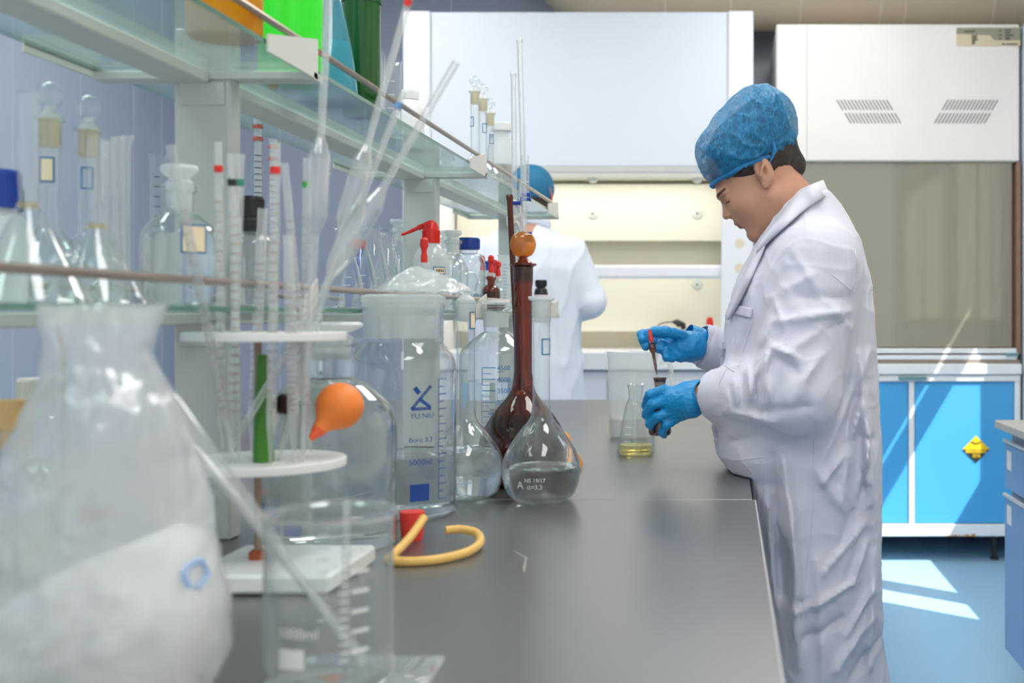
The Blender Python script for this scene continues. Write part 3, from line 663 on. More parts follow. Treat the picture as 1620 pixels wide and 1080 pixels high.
# orange rubber tube end showing behind the clear flask
c = W(893, 700, 2.30)
tag(MB().tube(smoothpath([(-.335, 2.32, BENCH + .007), (-.30, 2.335, BENCH + .007), tuple(W(893, 690, 2.335)), tuple(W(899, 692, 2.33)), tuple(W(902, 712, 2.32)), (-.312, 2.25, BENCH + .007)]), .005, 10).build('rubber_tube', mat('orange_rubber', rgb(232, 150, 40), .45)), 'short orange rubber tube looped behind the clear volumetric flask', 'tube')

e, pe = erlen('conical_flask', 'small conical flask with pale yellow solution near the hands', (-.2055, 2.565, BENCH), .158, .0425, .0165, .022, fluid('yellow_solution', (1.0, .93, .60)))
bk = thing('plastic_beaker', 'large milky plastic beaker behind the yellow conical flask', 'beaker', (-.243, 2.93, BENCH))
R = .066; MB().lathe([(0, .003), (R * .84, 0), (R * .9, .006), (R * .97, .20), (R, .218), (R * 1.04, .22), (R * 1.0, .217)], 48).build('body', PLB, bk)
MB().lathe([(0, .004), (R * .83, .004), (R * .87, .050), (0, .050)], 40).build('liquid', glass('cloudy_liquid', haze=.4, hazecol=(.75, .7, .66)), bk)
MB().tube(smoothpath([(.068, 0, .19), (.095, 0, .19), (.10, 0, .12), (.066, 0, .06)]), .006, 10).build('handle', PLB, bk)

# ---- burette stand
bs = thing('burette_stand', 'white burette stand with blue roller clamps behind the amber flask', 'stand', (-.436, 2.47, BENCH))
MB().rbox(-.06, .09, -.06, .05, 0, .018, .004).build('base', WHITE, bs)
MB().tube([(-.012, 0, .018), (-.012, 0, .60)], .005, 12).build('pole', mat('chrome', (.75, .76, .78), .15, metal=1), bs)
def L(px, py, D=2.44): return W(px, py, D) - Vector((-.436, 2.47, BENCH))
m = MB(); m.tube(smoothpath([L(808, 350), L(818, 345), L(829, 330)]), .005, 10); m.tube(smoothpath([L(808, 352), L(818, 352), L(827, 372)]), .005, 10); m.rbox(L(802, 0)[0], L(815, 0)[0], -.04, -.02, L(0, 358)[2], L(0, 341)[2], .003)
m.tube(smoothpath([L(812, 318), L(822, 330), L(826, 352), L(823, 385)]), .005, 10); m.build('butterfly_clamp', WHITE, bs)
for px, py in ((833, 315), (832, 308), (834, 370), (835, 379), (817, 321), (824, 388)):
    a, b = L(px - 7, py, 2.43), L(px + 7, py, 2.43)
    q = (b - a); MB().tube([a, a + q * .12, a + q * .2, a + q * .8, a + q * .88, b], [.0052, .0052, .004, .004, .0052, .0052], 14).build('roller', BLUE, bs)
def burette(label, top, bot, r, m_, cat='burette'):
    a, b = Vector(bot), Vector(top); t = thing('burette', label, cat, a); d = b - a; n = d.length
    q = d.to_track_quat('Z', 'Y').to_matrix().to_4x4()
    MB().lathe([(.001, 0), (.0022, .02), (.003, .05), (r, .07), (r, n - .012), (r * 1.25, n - .008), (r * 1.25, n - .004), (r, n)], 20, M=q).build('tube', m_, t)
    o = MB(); o.tube([q @ Vector((-.016, 0, .045)), q @ Vector((.016, 0, .045))], .005, 12); o.build('stopcock', WHITE, t); return t
burette('tallest clear burette on the white stand with blue rollers', W(822, 62, 2.41), W(838, 640, 2.41), .0056, GLT)
burette('shorter clear burette on the white stand, left of the tallest', W(812, 115, 2.50), W(818, 640, 2.50), .0056, GLT)
burette('brown glass burette clamped at the left of the white stand', W(806, 308, 2.42), W(823, 655, 2.42), .0062, mat('brown_glass_dark', rgb(88, 42, 26), .15))

# ---- pipette stand in the foreground
SX, SY = -.5475, 1.35
ps = thing('pipette_stand', 'white two disc pipette stand on a square white base', 'stand', (SX, SY, BENCH))
zb_, z1, z2 = .020, .138, .288
MB().rbox(-.060, .105, -.085, .085, .002, .024, .004).build('base', WHITE, ps)
px_ = W(408, 0, SY).x - SX
MB().tube([(px_, 0, .024), (px_, 0, .285)], .0042, 12).build('pole', mat('rusty_steel', rgb(150, 128, 112), .4, metal=.5), ps)
MB().lathe([(0, .024), (.011, .024), (.0115, .031), (.007, .035), (0, .035)], 6, c=(px_, 0, 0)).build('nut', mat('orange_rust', rgb(170, 84, 50), .8), ps)
def disc(R, holes, th):
    c = bpy.data.curves.new('d', 'CURVE'); c.dimensions = '2D'; c.fill_mode = 'BOTH'; c.extrude = th / 2 - .001; c.bevel_depth = .001; c.resolution_u = 1
    for (x, y, r) in [(0, 0, R)] + holes:
        n = 64 if r == R else 18; s_ = c.splines.new('POLY'); s_.points.add(n - 1); s_.use_cyclic_u = True
        for i in range(n): s_.points[i].co = (x + r * math.cos(2 * PI * i / n), y + r * math.sin(2 * PI * i / n), 0, 1)
    o = bpy.data.objects.new('d', c); COL.objects.link(o); bpy.context.view_layer.update()
    me = bpy.data.meshes.new_from_object(o.evaluated_get(bpy.context.evaluated_depsgraph_get())); bpy.data.objects.remove(o); return me
dcx = W(420, 0, SY).x - SX
PIP = []  # (name, label, top px, bottom px, D top, D bottom, kind, band colour)
PIPS = [
 ('bulb', 'big bulb pipette standing nearly upright in the pipette stand', (521, -24), (478, 720), 1.30, 1.31, .0120, None),
 ('bulb', 'red-tipped bulb pipette leaning right in the pipette stand', (648, -6), (440, 722), 1.35, 1.33, .0118, 'red'),
 ('bulb', 'bulb pipette with blue ring leaning between its two neighbours', (638, 148), (412, 720), 1.41, 1.37, .0112, 'blue'),
 ('bulb', 'bulb pipette leaning furthest right in the pipette stand', (722, 98), (352, 722), 1.28, 1.30, .0118, None),
 ('straight', 'graduated pipette with bent tip leaning left in the stand', (269, 230), (372, 722), 1.15, 1.30, .0048, None),
 ('straight', 'red-banded graduated pipette at the left of the stand', (345, 224), (352, 720), 1.34, 1.35, .0046, 'red'),
 ('straight', 'black-dotted graduated pipette left of the green-banded one', (366, 243), (378, 722), 1.27, 1.30, .0046, 'black'),
 ('straight', 'green-banded graduated pipette beside the black-dotted one', (381, 244), (364, 720), 1.29, 1.30, .0046, 'teal'),
 ('straight', 'red-banded graduated pipette near the middle of the stand', (436, 226), (428, 724), 1.31, 1.29, .0055, 'red'),
 ('straight', 'plain graduated pipette leaning just right of the red-banded middle one', (450, 258), (492, 718), 1.38, 1.40, .0048, None),
 ('straight', 'green-banded graduated pipette behind the big bulb pipette', (486, 250), (482, 718), 1.37, 1.39, .0050, 'green'),
 ('straight', 'dusty grey graduated pipette low in the stand', (416, 330), (398, 716), 1.39, 1.39, .0062, None),
 ('straight', 'short plain pipette at the right of the stand', (456, 372), (466, 724), 1.295, 1.30, .0062, None),
]
bands = {'red': RED, 'blue': mat('blue_ring', rgb(110, 150, 200), .5), 'black': BLK, 'teal': mat('teal_ring', rgb(60, 140, 120), .5), 'green': mat('green_ring', rgb(60, 170, 70), .5)}
holes = []
zt = BENCH + z2
for P in PIPS:
    a = W(*P[3], P[5]); b = W(*P[2], P[4]); k = (zt - (BENCH + z1)) / (b.z - (BENCH + z1) + 1e-9)
    a = Vector((a.x, a.y, BENCH + z1 + .005)); q = a + (b - a) * ((zt - a.z) / (b.z - a.z)); holes.append((q.x, q.y))
hs = []
for (x, y) in holes:
    x -= SX + dcx; y -= SY; r = .0092
    d = math.hypot(x, y)
    if d > .080: continue
    if all(math.hypot(x - hx_, y - hy_) > r + hr + .001 for hx_, hy_, hr in hs): hs.append((x, y, r))
for nm, zz, hh in (('lower_disc', z1, []), ('upper_disc', z2, hs)):
    o = bpy.data.objects.new(nm, disc(.0905, hh, .010)); COL.objects.link(o); o.parent = ps; o.location = (dcx, 0, zz); o.data.materials.append(WHITE)
MB().tube([(px_ + .012, -.002, .208), (px_ + .03, -.006, .208), (px_ + .031, -.006, .208), (px_ + .038, -.008, .208)], [.006, .006, .013, .012], 14).build('clamp_knob', BLK, ps)
def pipette(P):
    kind, label, tp, bp, Dt, Db, R, band = P
    a = W(*bp, Db); a.z = BENCH + z1 + .006; b = W(*tp, Dt); d = b - a; n = d.length
    t = thing('bulb_pipette' if kind == 'bulb' else 'graduated_pipette', label, 'pipette', a)
    q = d.to_track_quat('Z', 'Y').to_matrix().to_4x4(); m = MB()
    if kind == 'bulb':
        s_ = .0042; zb0 = n * .50; zb1 = zb0 + .088
        m.lathe([(.0012, 0), (.0035, .025), (s_, .05), (s_, zb0 - .012)] + arc([(s_, zb0 - .012), (R * .6, zb0 - .004), (R, zb0 + .01)], 4) + arc([(R, zb1 - .01), (R * .6, zb1 + .004), (s_, zb1 + .012)], 4) + [(s_, n), (s_ * .6, n)], 24, M=q)
    else:
        m.lathe([(.001, 0), (R * .5, .02), (R, .045), (R, n - .03), (R * .9, n - .022), (R * .95, n), (R * .5, n)], 20, M=q)
    m.build('tube', GLT, t)
    if band:
        zc = n * (.965 if kind == 'bulb' else 1) - (.0 if kind == 'bulb' else .032); r = (.0046 if kind == 'bulb' else R * 1.06)
        if band == 'red' and kind == 'bulb': zc = n - .008
        MB().lathe([(r, zc - .004), (r, zc + .004)], 18, M=q).build('colour_band', bands[band], t)
    m = MB()
    if kind == 'straight':
        for k in range(22):
            z = .06 + (n - .12) * k / 22; m.lathe([(R * 1.04, z), (R * 1.04, z + .0009)], 14, M=q)
        m.build('graduation_marks', mat('grey_print', rgb(170, 150, 140), .6), t)
    return t
for P in PIPS: pipette(P)
# green tapered rod and orange rubber bulb resting on the lower disc
t = thing('test_tube_brush', 'green tapered plastic handle standing on the lower disc', 'brush', (W(417, 0, 1.32).x, 1.32, BENCH + z1 + .0055))
MB().lathe([(0, 0), (.0115, 0), (.0118, .004), (.0105, .05), (.0075, .118), (.0068, .124), (0, .124)], 24).build('handle', mat('leaf_green_plastic', rgb(62, 128, 30), .35), t)
c = W(537, 642, 1.375); tip = W(490, 696, 1.345)
ax = (tip - c).normalized(); qq = ax.to_track_quat('Z', 'Y').to_matrix().to_4x4(); ln = (tip - c).length
t = thing('rubber_bulb', 'orange rubber pipette bulb resting against the stand disc', 'pipette bulb', c)
R = .0283; pr = [(0, -R)] + [(R * math.sin(a), -R * math.cos(a)) for a in [PI * k / 18 for k in range(1, 14)]] + [(.0125, R * .98), (.0095, R * 1.15), (.0088, R * 1.35)]
MB().lathe(pr, 36, M=qq).build('bulb', mat('orange_rubber_bulb', rgb(244, 132, 52), .5, bump=.05, bscale=200), t)
MB().lathe([(.0088, R * 1.3), (.0070, R * 1.5), (.0046, ln - .006), (.0038, ln - .002), (0, ln - .002)], 20, M=qq).build('spout', mat('orange_red_rubber', rgb(240, 96, 52), .5), t)

# red cap + tan tube
t = thing('rubber_stopper', 'red rubber stopper standing beside the jar with a tan tube', 'stopper', (-.4385, 1.585, BENCH))
MB().lathe([(0, 0), (.0135, 0), (.015, .004), (.0172, .034), (.0168, .040), (0, .040)], 32).build('body', mat('red_cap', rgb(230, 58, 46), .5, bump=.1, bscale=120), t)
zt_ = BENCH + .0062
pth = [(-.4115, 1.545, BENCH + .038), (-.418, 1.50, BENCH + .020), (-.427, 1.452, zt_), (-.424, 1.428, zt_), (-.395, 1.418, zt_), (-.362, 1.432, zt_), (-.336, 1.47, zt_ + .001), (-.330, 1.52, zt_ + .003), (-.343, 1.56, zt_ + .008), (-.366, 1.568, zt_ + .012), (-.386, 1.56, zt_ + .012)]
tb = MB().tube(smoothpath(pth, 8), .0058, 14).build('rubber_tube', mat('tan_rubber', rgb(232, 188, 104), .5)); tag(tb, 'tan rubber tube looped on the worktop beside the red stopper', 'tube')

# ---- beaker in front with rods, glass slab
bx, by = W(521, 0, .985).x, .985
bb_ = thing('glass_beaker', 'large graduated glass beaker nearest the camera', 'beaker', (bx, by, BENCH + .0045))
R = .0535; pb = [(0, .003), (R * .85, .002), (R * .95, .001), (R, .010), (R, .128), (R * 1.03, .134), (R * 1.08, .138)]
MB().lathe(pb, 64).build('body', GLB, bb_)
MB().lathe([(R * 1.05, .1345), (R * 1.085, .137), (R * 1.085, .1395), (R * 1.04, .1395)], 64).build('rim', GLT, bb_)
m = MB()
for k in range(6): wrap(m, flat_rect(.030, .046, .028 + k * .0165, .031 + k * .0165), pb, -PI / 2 + .1)
for k in range(14): wrap(m, flat_rect(.020, .028, .022 + k * .007, .0230 + k * .007), pb, -PI / 2 + .1)
wrap(m, flat_text('1000ml', .012, -.026, .043), pb, -PI / 2); wrap(m, flat_rect(-.025, -.002, .018, .034), pb, -PI / 2)
m.build('graduation_marks', PRW, bb_)
m = MB(); 
for k in range(8): wrap(m, flat_rect(.002, .012, .030 + k * .011, .0315 + k * .011), pb, PI / 2 + .3)
m.build('graduation_marks', PRW, bb_)
def rod(name, label, a, b, prof, m_, cat):
    a, b = Vector(a), Vector(b); t = thing(name, label, cat, a); d = b - a; n = d.length; q = d.to_track_quat('Z', 'Y').to_matrix().to_4x4()
    MB().lathe([(r, u * n) for r, u in prof], 20, M=q).build('tube', m_, t); return t
rod('glass_dropper', 'long thick glass dropper leaning left out of the front beaker', (bx + .031, by - .004, BENCH + .0105), W(262, 622, .965), [(.0012, 0), (.0030, .06), (.0034, .40), (.0062, .45), (.0068, .5), (.0068, .985), (.0055, 1), (.004, 1)], GLT, 'dropper')
rod('glass_tube', 'slim glass tube leaning left behind the thick dropper', (bx + .028, by + .012, BENCH + .0105), W(250, 640, 1.0), [(.0012, 0), (.0040, .06), (.0042, .99), (.003, 1)], GLT, 'tube')
rod('stirring_rod', 'short glass rod standing upright in the front beaker', (bx + .010, by + .010, BENCH + .0105), W(549, 790, 1.005), [(0, 0), (.0034, .01), (.0034, .99), (0, 1)], GLT, 'rod')
o = MB().rbox(-.07, .07, -.065, .062, .0, .004, .0015).build('glass_plate', glass('thick_plate_glass', haze=.16, edge=.8, base=.1), None); o.location = (-.322, .968, BENCH + .0002); o.rotation_euler = (0, 0, .06)
tag(o, 'clear glass plate lying under the front beaker', 'glass plate')

# ---- bag of white powder
bg = thing('powder_bag', 'clear plastic bag of white powder at the left front', 'bag', (-.475, .85, BENCH))
rows = []  # (z above bench, centre x offset, half width, half depth)
def bw(py, l, r): return (CAMZ - (py - 499) * .85 / F - BENCH, ((l + r) / 2 - 1150) * .85 / F + .475, (r - l) / 2 * .85 / F)
BR = [bw(1148, 10, 250), bw(1135, -30, 295), bw(1090, -58, 312), bw(1030, -62, 345), bw(960, -52, 351), bw(900, -28, 338), bw(830, -5, 320), bw(720, 28, 291), bw(640, 60, 268), bw(580, 76, 240), bw(545, 78, 242), bw(500, 66, 254), bw(482, 64, 258)]
dep = [.03, .055, .065, .07, .07, .066, .06, .05, .038, .024, .020, .012, .008]
def bagmesh(BR, dep, n=72, sub=5, amp=.004, inset=0, tilt=0, seed=0):
    pts = [Vector((a[0], a[1], a[2])) for a in BR]; P = smoothpath(pts, sub); Dp = smoothpath([(d, 0, 0) for d in dep], sub); v = []; f = []
    for i, (p, d) in enumerate(zip(P, Dp)):
        for k in range(n):
            a = 2 * PI * k / n; hw = p.z - inset; hd = d.x - inset; z = p.x
            x = p.y + hw * math.cos(a); y = hd * math.copysign(abs(math.sin(a)) ** .8, math.sin(a))
            w_ = noise.noise(Vector((x * 26 + seed, y * 26, z * 12))) * amp * 1.2 + abs(noise.noise(Vector((x * 60 + z * 30, y * 30, z * 22 - x * 30)))) * amp * 1.3
            v.append((x + w_ * math.cos(a), y + w_ * math.sin(a) * 1.4, z))
    for i in range(len(P) - 1):
        for k in range(n): j = (k + 1) % n; f.append((i * n + k, i * n + j, (i + 1) * n + j, (i + 1) * n + k))
    f.append(tuple(reversed(range(n)))); return v, f, len(P)
v, f, _ = bagmesh(BR, dep)
bagm = glass('bag_plastic', tint=(.95, .96, .96), haze=.30, hazecol=(.93, .94, .96), rough=.14, base=.12, edge=.55, pw=1.6, bump=.6, bscale=24)
MB().add(v, f).build('bag_film', bagm, bg)
PR = BR[:9]; v, f, nr = bagmesh(PR, dep[:9], amp=.0015, inset=.005, seed=5); n = 72
top = lambda x: .148 - .62 * (max(0, .045 - x) ** 1.25) * 1.6 - .9 * max(0, x - .060) ** 1.3
vv = []
for (x, y, z) in v:
    zt_ = top(x) + .003 * noise.noise(Vector((x * 20, y * 20, 0))); vv.append((x, y, min(z, zt_ - (0.0 if z < zt_ else 0.0))))
mpow = mat('white_powder', (.84, .84, .83), .85, bump=.25, bscale=25)
last = [vv[(nr - 1) * n + k] for k in range(n)]; cc = (sum(q[0] for q in last) / n, sum(q[1] for q in last) / n, 0); vv.append((cc[0], cc[1], top(cc[0])))
f2 = list(f) + [((nr - 1) * n + k, (nr - 1) * n + (k + 1) % n, len(vv) - 1) for k in range(n)]
MB().add(vv, f2).build('powder', mpow, bg)
lg = MB(); lpts = [W(x, y, .7745) - Vector((-.475, .85, BENCH)) for x, y in ((300, 932), (289, 915), (310, 888), (322, 896), (328, 912), (308, 928))]
def onbag(p):
    hw, c_ = .09, -.0
    for a, b in zip(BR, BR[1:]):
        if a[0] <= p.z <= b[0]: k = (p.z - a[0]) / (b[0] - a[0]); hw = a[2] + (b[2] - a[2]) * k; c_ = a[1] + (b[1] - a[1]) * k
    u = max(-1, min(1, (p.x * 1.0 - c_) / hw)); d = .067 * math.sqrt(max(0, 1 - u * u)) ** .8 + .009
    return Vector((p.x, -d, p.z))
bpy.context.view_layer.update()
BAGO = bg.children[0] if bg.children[0].name.startswith('bag_film') else bg.children[1]
def onb(px, py):
    a = Vector((0, 0, CAMZ)); hit, loc, nor, i_ = BAGO.ray_cast(a - bg.location, (W(px, py, 1) - a).normalized()); return loc + nor * .001 if hit else Vector()
q = [onb(*c_) if c_ else None for c_ in ((300, 893), (287, 910), (302, 930), None, (300, 893), (316, 886), (328, 908), (311, 931))]
for a, b in zip(q, q[1:]):
    if a is not None and b is not None: lg.tube([a, b], .0019, 6)
lg.build('printed_logo', mat('pale_blue_print', rgb(150, 180, 222), .6), bg)

# ---- small bottles left, behind the bag
t, pr = bottle('corked_bottle', 'small clear bottle with wide cork behind the powder bag', (-.782, 1.25, BENCH), .19, .045, .018, .03, .10, liquid=glass('pale_green_liquid', tint=(.88, .92, .8), haze=.2))
MB().lathe([(0, .165), (.0155, .165), (.0205, .215), (.0205, .220), (0, .220)], 28).build('cork', mat('cork', rgb(226, 184, 128), .8, bump=.4, bscale=120), t)
bottle('reagent_bottle', 'white-capped clear bottle behind the corked bottle', (-.88, 1.45, BENCH), .215, .045, .018, .03, .08, cap=mat('ivory_cap', rgb(205, 205, 195), .5), caph=.03)
t = thing('brass_holder', 'thin brass wire holder behind the powder bag', 'holder', (-1.02, 1.75, BENCH))
MB().tube([(0, 0, 0), (0, 0, .26), (-.012, 0, .30), (.006, 0, .335)], .0035, 8).build('wire', mat('brass', rgb(150, 120, 60), .35, metal=.8), t)
MB().rbox(-.05, .05, -.05, .05, 0, .008, .002).build('base', MATS['brass'], t)
g = thing('glass_jar', 'empty clear glass jar behind the thin dropper', 'jar', (-.672, 1.42, BENCH))
MB().lathe([(0, .003), (.030, 0), (.034, .006), (.034, .085), (.030, .092), (.030, .10), (.033, .102)], 40).build('body', GLB, g)
t, pr = bottle('reagent_bottle', 'low bottle with pale yellow label behind the pipette stand', (-.655, 1.69, BENCH), .10, .030, .014, .02, lid='rim')
m = MB(); m.m = 0; wrap(m, flat_rect(-.03, .012, .03, .06), pr, -PI / 2 + .3); m.m = 1; wrap(m, flat_rect(-.03, .03, .006, .022), pr, -PI / 2 + .2); m.build('label', [LBL, PRB], t)
# ------------------------------------------------------------------ lower shelf
def funnel(label, px, x, R, hc, hs):
    t = thing('inverted_funnel', label, 'funnel', placed(x, px, ZSL))
    MB().lathe([(R, 0), (R * 1.01, .002), (R * .98, .004), (.009, hc - .004), (.007, hc + .004), (.0085, hc + .02), (.0085, hc + hs), (.0075, hc + hs)], 56).build('cone', GLB, t)
    MB().lathe([(.0098, hc - .005), (.0084, hc + .000)], 24).build('stained_collar', STAIN, t)
    return t
funnel('upturned glass funnel nearest the camera on the lower shelf', 45, -.648, .053, .094, .102)
funnel('second upturned glass funnel on the lower shelf, left of the clear bottle', 153, -.645, .050, .083, .088)
volflask('volumetric_flask', 'stoppered flask with stained neck and cream label behind the nearest funnel', placed(-.80, 78, ZSL), .222, .043, .0115, stop='stain', ring=(.72, .017, .030, -1.25))
volflask('volumetric_flask', 'stoppered flask with stained neck and blue ring behind the second funnel', placed(-.80, 140, ZSL), .222, .043, .0115, stop='stain', ring=(.72, .015, .028, -1.2, 1))
for k, (px, y, dd) in enumerate(((167, .200, .0048), (180, .206, .0040), (192, .212, .0040))):
    t = thing('glass_tube', 'upright glass tube behind the second funnel, %s of three' % ('leftmost', 'middle', 'rightmost')[k], 'tube', placed(-.752 + .008 * (k % 2), px, ZSL), group='glass tubes behind the second funnel')
    MB().lathe([(dd * .7, 0), (dd, .002), (dd, y), (dd * .8, y)], 16).build('tube', GLT, t)
t = thing('thistle_tube', 'slim tube with flared top behind the second funnel', 'tube', placed(-.75, 202, ZSL))
MB().lathe([(.003, 0), (.0035, .004), (.0035, .200), (.0045, .204), (.0075, .212), (.0075, .214)], 20).build('tube', GLT, t)
bottle('reagent_bottle', 'half-full round clear bottle on the lower shelf by the nearest post', placed(-.65, 284, ZSL), .145, .0425, .016, .034, .085, liquid=WATER, lid='glass', ring=(.078, .03, .034, -.75), shoulder=.038)
cylinder('measuring_cylinder', 'slim glass measuring cylinder behind the half-full round bottle', placed(-.80, 250, ZSL), .216, .0105, marks=PRK)
t, pr = bottle('reagent_bottle', 'black-capped grey bottle on the lower shelf beside the nearest post', placed(-.655, 399, ZSL), .135, .030, .0125, .03, .07, cap=BLK, caph=.030, body=glass('grey_glass', tint=(.8, .82, .8), haze=.25, hazecol=(.6, .62, .6)))
MB().lathe([(.0128, .100), (.0140, .108), (.0145, .121)], 28).build('neck_seal', BLK, t)
for px, x, H, lb in ((408, -.792, .322, 'upright graduated tube with two red rings under the upper shelf'), (432, -.80, .30, 'shorter graduated tube with red ring beside the taller one')):
    t = thing('graduated_tube', lb, 'tube', placed(x, px, ZSL))
    MB().lathe([(.010, 0), (.010, .004), (.004, .010), (.0058, .02), (.0058, H - .01), (.007, H)], 18).build('tube', GLT, t)
    m = MB(); [m.lathe([(.0061, .08 + k * .0105), (.0061, .0812 + k * .0105)], 14) for k in range(int((H - .13) / .0105))]; m.build('graduation_marks', mat('dark_marks', rgb(70, 60, 66), .6), t)
    for zz in (H - .035, H - .014): MB().lathe([(.0062, zz - .003), (.0085, zz - .003), (.0085, zz + .003), (.0062, zz + .003)], 16).build('red_ring', mat('faded_red', rgb(206, 110, 96), .5), t)
bottle('plastic_bottle', 'white plastic bottle with blue cap at the left border', placed(-.80, -6, ZSL), .118, .030, .019, .018, body=PLA, cap=BLUE, caph=.042)
bottle('reagent_bottle', 'small black-capped bottle behind the blue-capped one', placed(-.855, 17, ZSL), .125, .024, .011, .02, cap=BLK, caph=.03)
names = ['conical flask on the lower shelf, nearest of a row of five', 'conical flask on the lower shelf, second of a row of five', 'conical flask on the lower shelf, middle one of a row of five', 'conical flask on the lower shelf, fourth of a row of five', 'conical flask on the lower shelf, farthest of a row of five']
for k, px in enumerate((543, 569, 591, 613, 630)):
    erlen('conical_flask', names[k], placed(-.655 if k < 4 else -.695, px, ZSL), (.140, .140, .155, .150, .148)[k], .0385, .0125, group='conical flasks in a row on the lower shelf')
bottle('reagent_bottle', 'flat-stoppered bottle behind the farthest conical flask of the row', placed(-.815, 630, ZSL), .205, .036, .015, .04, lid='glass')
bottle('reagent_bottle', 'blue-banded bottle behind the row of conical flasks', placed(-.82, 568, ZSL), .150, .030, .014, .03, body=mat('blue_label_bottle', rgb(70, 96, 170), .4), cap=RED, caph=.02)
# wash bottle
wx = placed(-.66, 682, ZSL); t = thing('wash_bottle', 'wash bottle with bright red screw top and spout', 'bottle', wx)
pr = [(0, .002), (.036, 0), (.040, .005), (.040, .095)] + arc([(.040, .095), (.037, .118), (.028, .138), (.017, .150)], 5)[1:] + [(.016, .158)]
MB().lathe(pr, 48).build('body', glass('wash_plastic', haze=.5, hazecol=(.9, .92, .92), edge=.4), t)
MB().lathe([(0, .003), (.0375, .003), (.0375, .095), (.034, .118), (0, .118)], 40).build('liquid', glass('wash_liquid', haze=.15, tint=(.93, .95, .95)), t)
m = MB(); m.lathe([(.0185, .150), (.0185, .176), (.017, .186), (.0125, .196), (.006, .201), (0, .202)], 36)
for k in range(28): m.box(.018, .0195, -.0007, .0007, .152, .178, Matrix.Rotation(2 * PI * k / 28, 4, 'Z'))
m.tube(smoothpath([(0, 0, .190), (-.015, 0, .189), (-.03, 0, .184), (-.048, 0, .176), (-.066, 0, .169)]), [.009] * 6 + [.0062] * 6 + [.0045] * 6 + [.0035] * 6 + [.002], 14)
m.build('spout_cap', mat('bright_red_plastic', rgb(226, 34, 22), .28), t)
m = MB(); ring_label(m, pr, .040, .088, .030, .017, -.85); m.m = 2
for dx in (-.007, -.002, .003, .008): wrap(m, flat_rect(dx - .0012, dx + .0018, .085, .091), pr, -.85, .0016, .040)
m.build('label', [LBL, LBB, PRK], t)
G = 'dropper bottles on the lower shelf'
dropper_bottle('clear dropper bottle with red bulb in front of the wash bottle', placed(-.612, 671, ZSL), .147, .028, level=None, hb=.060)
bottle('reagent_bottle', 'tall clear bottle with flat stopper behind the wash bottle', placed(-.82, 707, ZSL), .215, .042, .018, .045, lid='glass')
bottle('reagent_bottle', 'clear bottle with flat stopper right of the wash bottle', placed(-.662, 717, ZSL), .172, .036, .016, .045, lid='glass')
bottle('screw_cap_bottle', 'clear laboratory bottle with blue screw cap on the lower shelf', placed(-.668, 742, ZSL), .172, .043, .022, .022, .045, cap=mat('royal_blue_cap', rgb(24, 62, 150), .4), caph=.030)
dropper_bottle('dropper bottle with red bulb just right of the blue screw cap', placed(-.745, 763, ZSL), .172, .022, level=None, group=G, hb=.055)
dropper_bottle('brown dropper bottle with red bulb on the lower shelf', placed(-.612, 777, ZSL), .146, .023, body=AMB, level=.05, liquid=mat('brown_liquid', rgb(60, 30, 18), .2), group=G, hb=.055)
dropper_bottle('small dropper bottle with dark red liquid on the lower shelf', placed(-.612, 788, ZSL), .135, .020, level=.022, liquid=mat('dark_red_liquid', rgb(70, 16, 16), .2), group=G, hb=.05)
dropper_bottle('dropper bottle with red bulb behind the one with dark red liquid', placed(-.69, 783, ZSL), .155, .020, level=None, group=G, hb=.05)
bottle('reagent_bottle', 'small blue-capped bottle behind the red dropper bulbs', placed(-.79, 770, ZSL), .15, .022, .013, .02, cap=BLUE, caph=.03)
cylinder('measuring_cylinder', 'white plastic cylinder with blue print left of the brown burette', placed(-.66, 797, ZSL), .168, .017, body=PLA)
cylinder('measuring_cylinder', 'white plastic cylinder partly hidden by the brown burette', placed(-.665, 812, ZSL), .175, .016, body=PLA)
dropper_bottle('dropper bottle with red bulb farthest along the lower shelf', placed(-.70, 818, ZSL), .145, .020, level=None, group=G, hb=.05)
t, pr = bottle('chemical_bottle', 'white bottle with black cap and shoulders at the far shelf end', placed(-.622, 856, ZSL), .098, .0235, .0155, .018, body=BLK, cap=BLK, caph=.022)
m = MB(); m.m = 0; m.lathe([(.0239, .004), (.0239, .058)], 36); m.m = 1; m.lathe([(.0242, .050), (.0242, .054)], 36); m.build('label', [WHITE, mat('pink_line', rgb(230, 120, 120), .5)], t)

# ------------------------------------------------------------------ upper shelf
OR = glass('amber_plastic', tint=(.95, .7, .1), haze=.75, hazecol=rgb(228, 168, 20), rough=.25, base=.08)
t, pr = bottle('plastic_bottle', 'amber yellow plastic bottle nearest on the upper shelf', (-.627, 1.42, ZSU), .20, .045, .02, .03, body=OR, cap=WHITE)
m = MB(); wrap(m, flat_rect(-.012, .02, .035, .06), pr, -PI / 2 + .5); m.build('label', mat('orange_label', rgb(200, 120, 10), .5), t)
bottle('plastic_bottle', 'bright green plastic bottle on the upper shelf', (-.652, 1.70, ZSU), .20, .046, .02, .03, body=mat('vivid_green', rgb(40, 225, 30), .35), cap=WHITE)
erlen('conical_flask', 'teal blue liquid flask between the two green bottles', (-.652, 1.862, ZSU), .24, .048, .015, .10, mat('teal_liquid', rgb(88, 178, 196), .2, spec=.5), body=glass('teal_glass', tint=(.5, .8, .85), haze=.25, hazecol=(.2, .6, .7)), marks=False)
t, pr = bottle('plastic_bottle', 'dark green plastic bottle with flat lid on the upper shelf', (-.636, 1.98, ZSU), .225, .032, .031, .02, body=mat('dark_green', rgb(14, 82, 26), .18), cap=None, shoulder=.002)
MB().lathe([(.0335, .196), (.0335, .222), (.032, .228), (0, .228)], 40).build('lid', MATS['dark_green'], t)
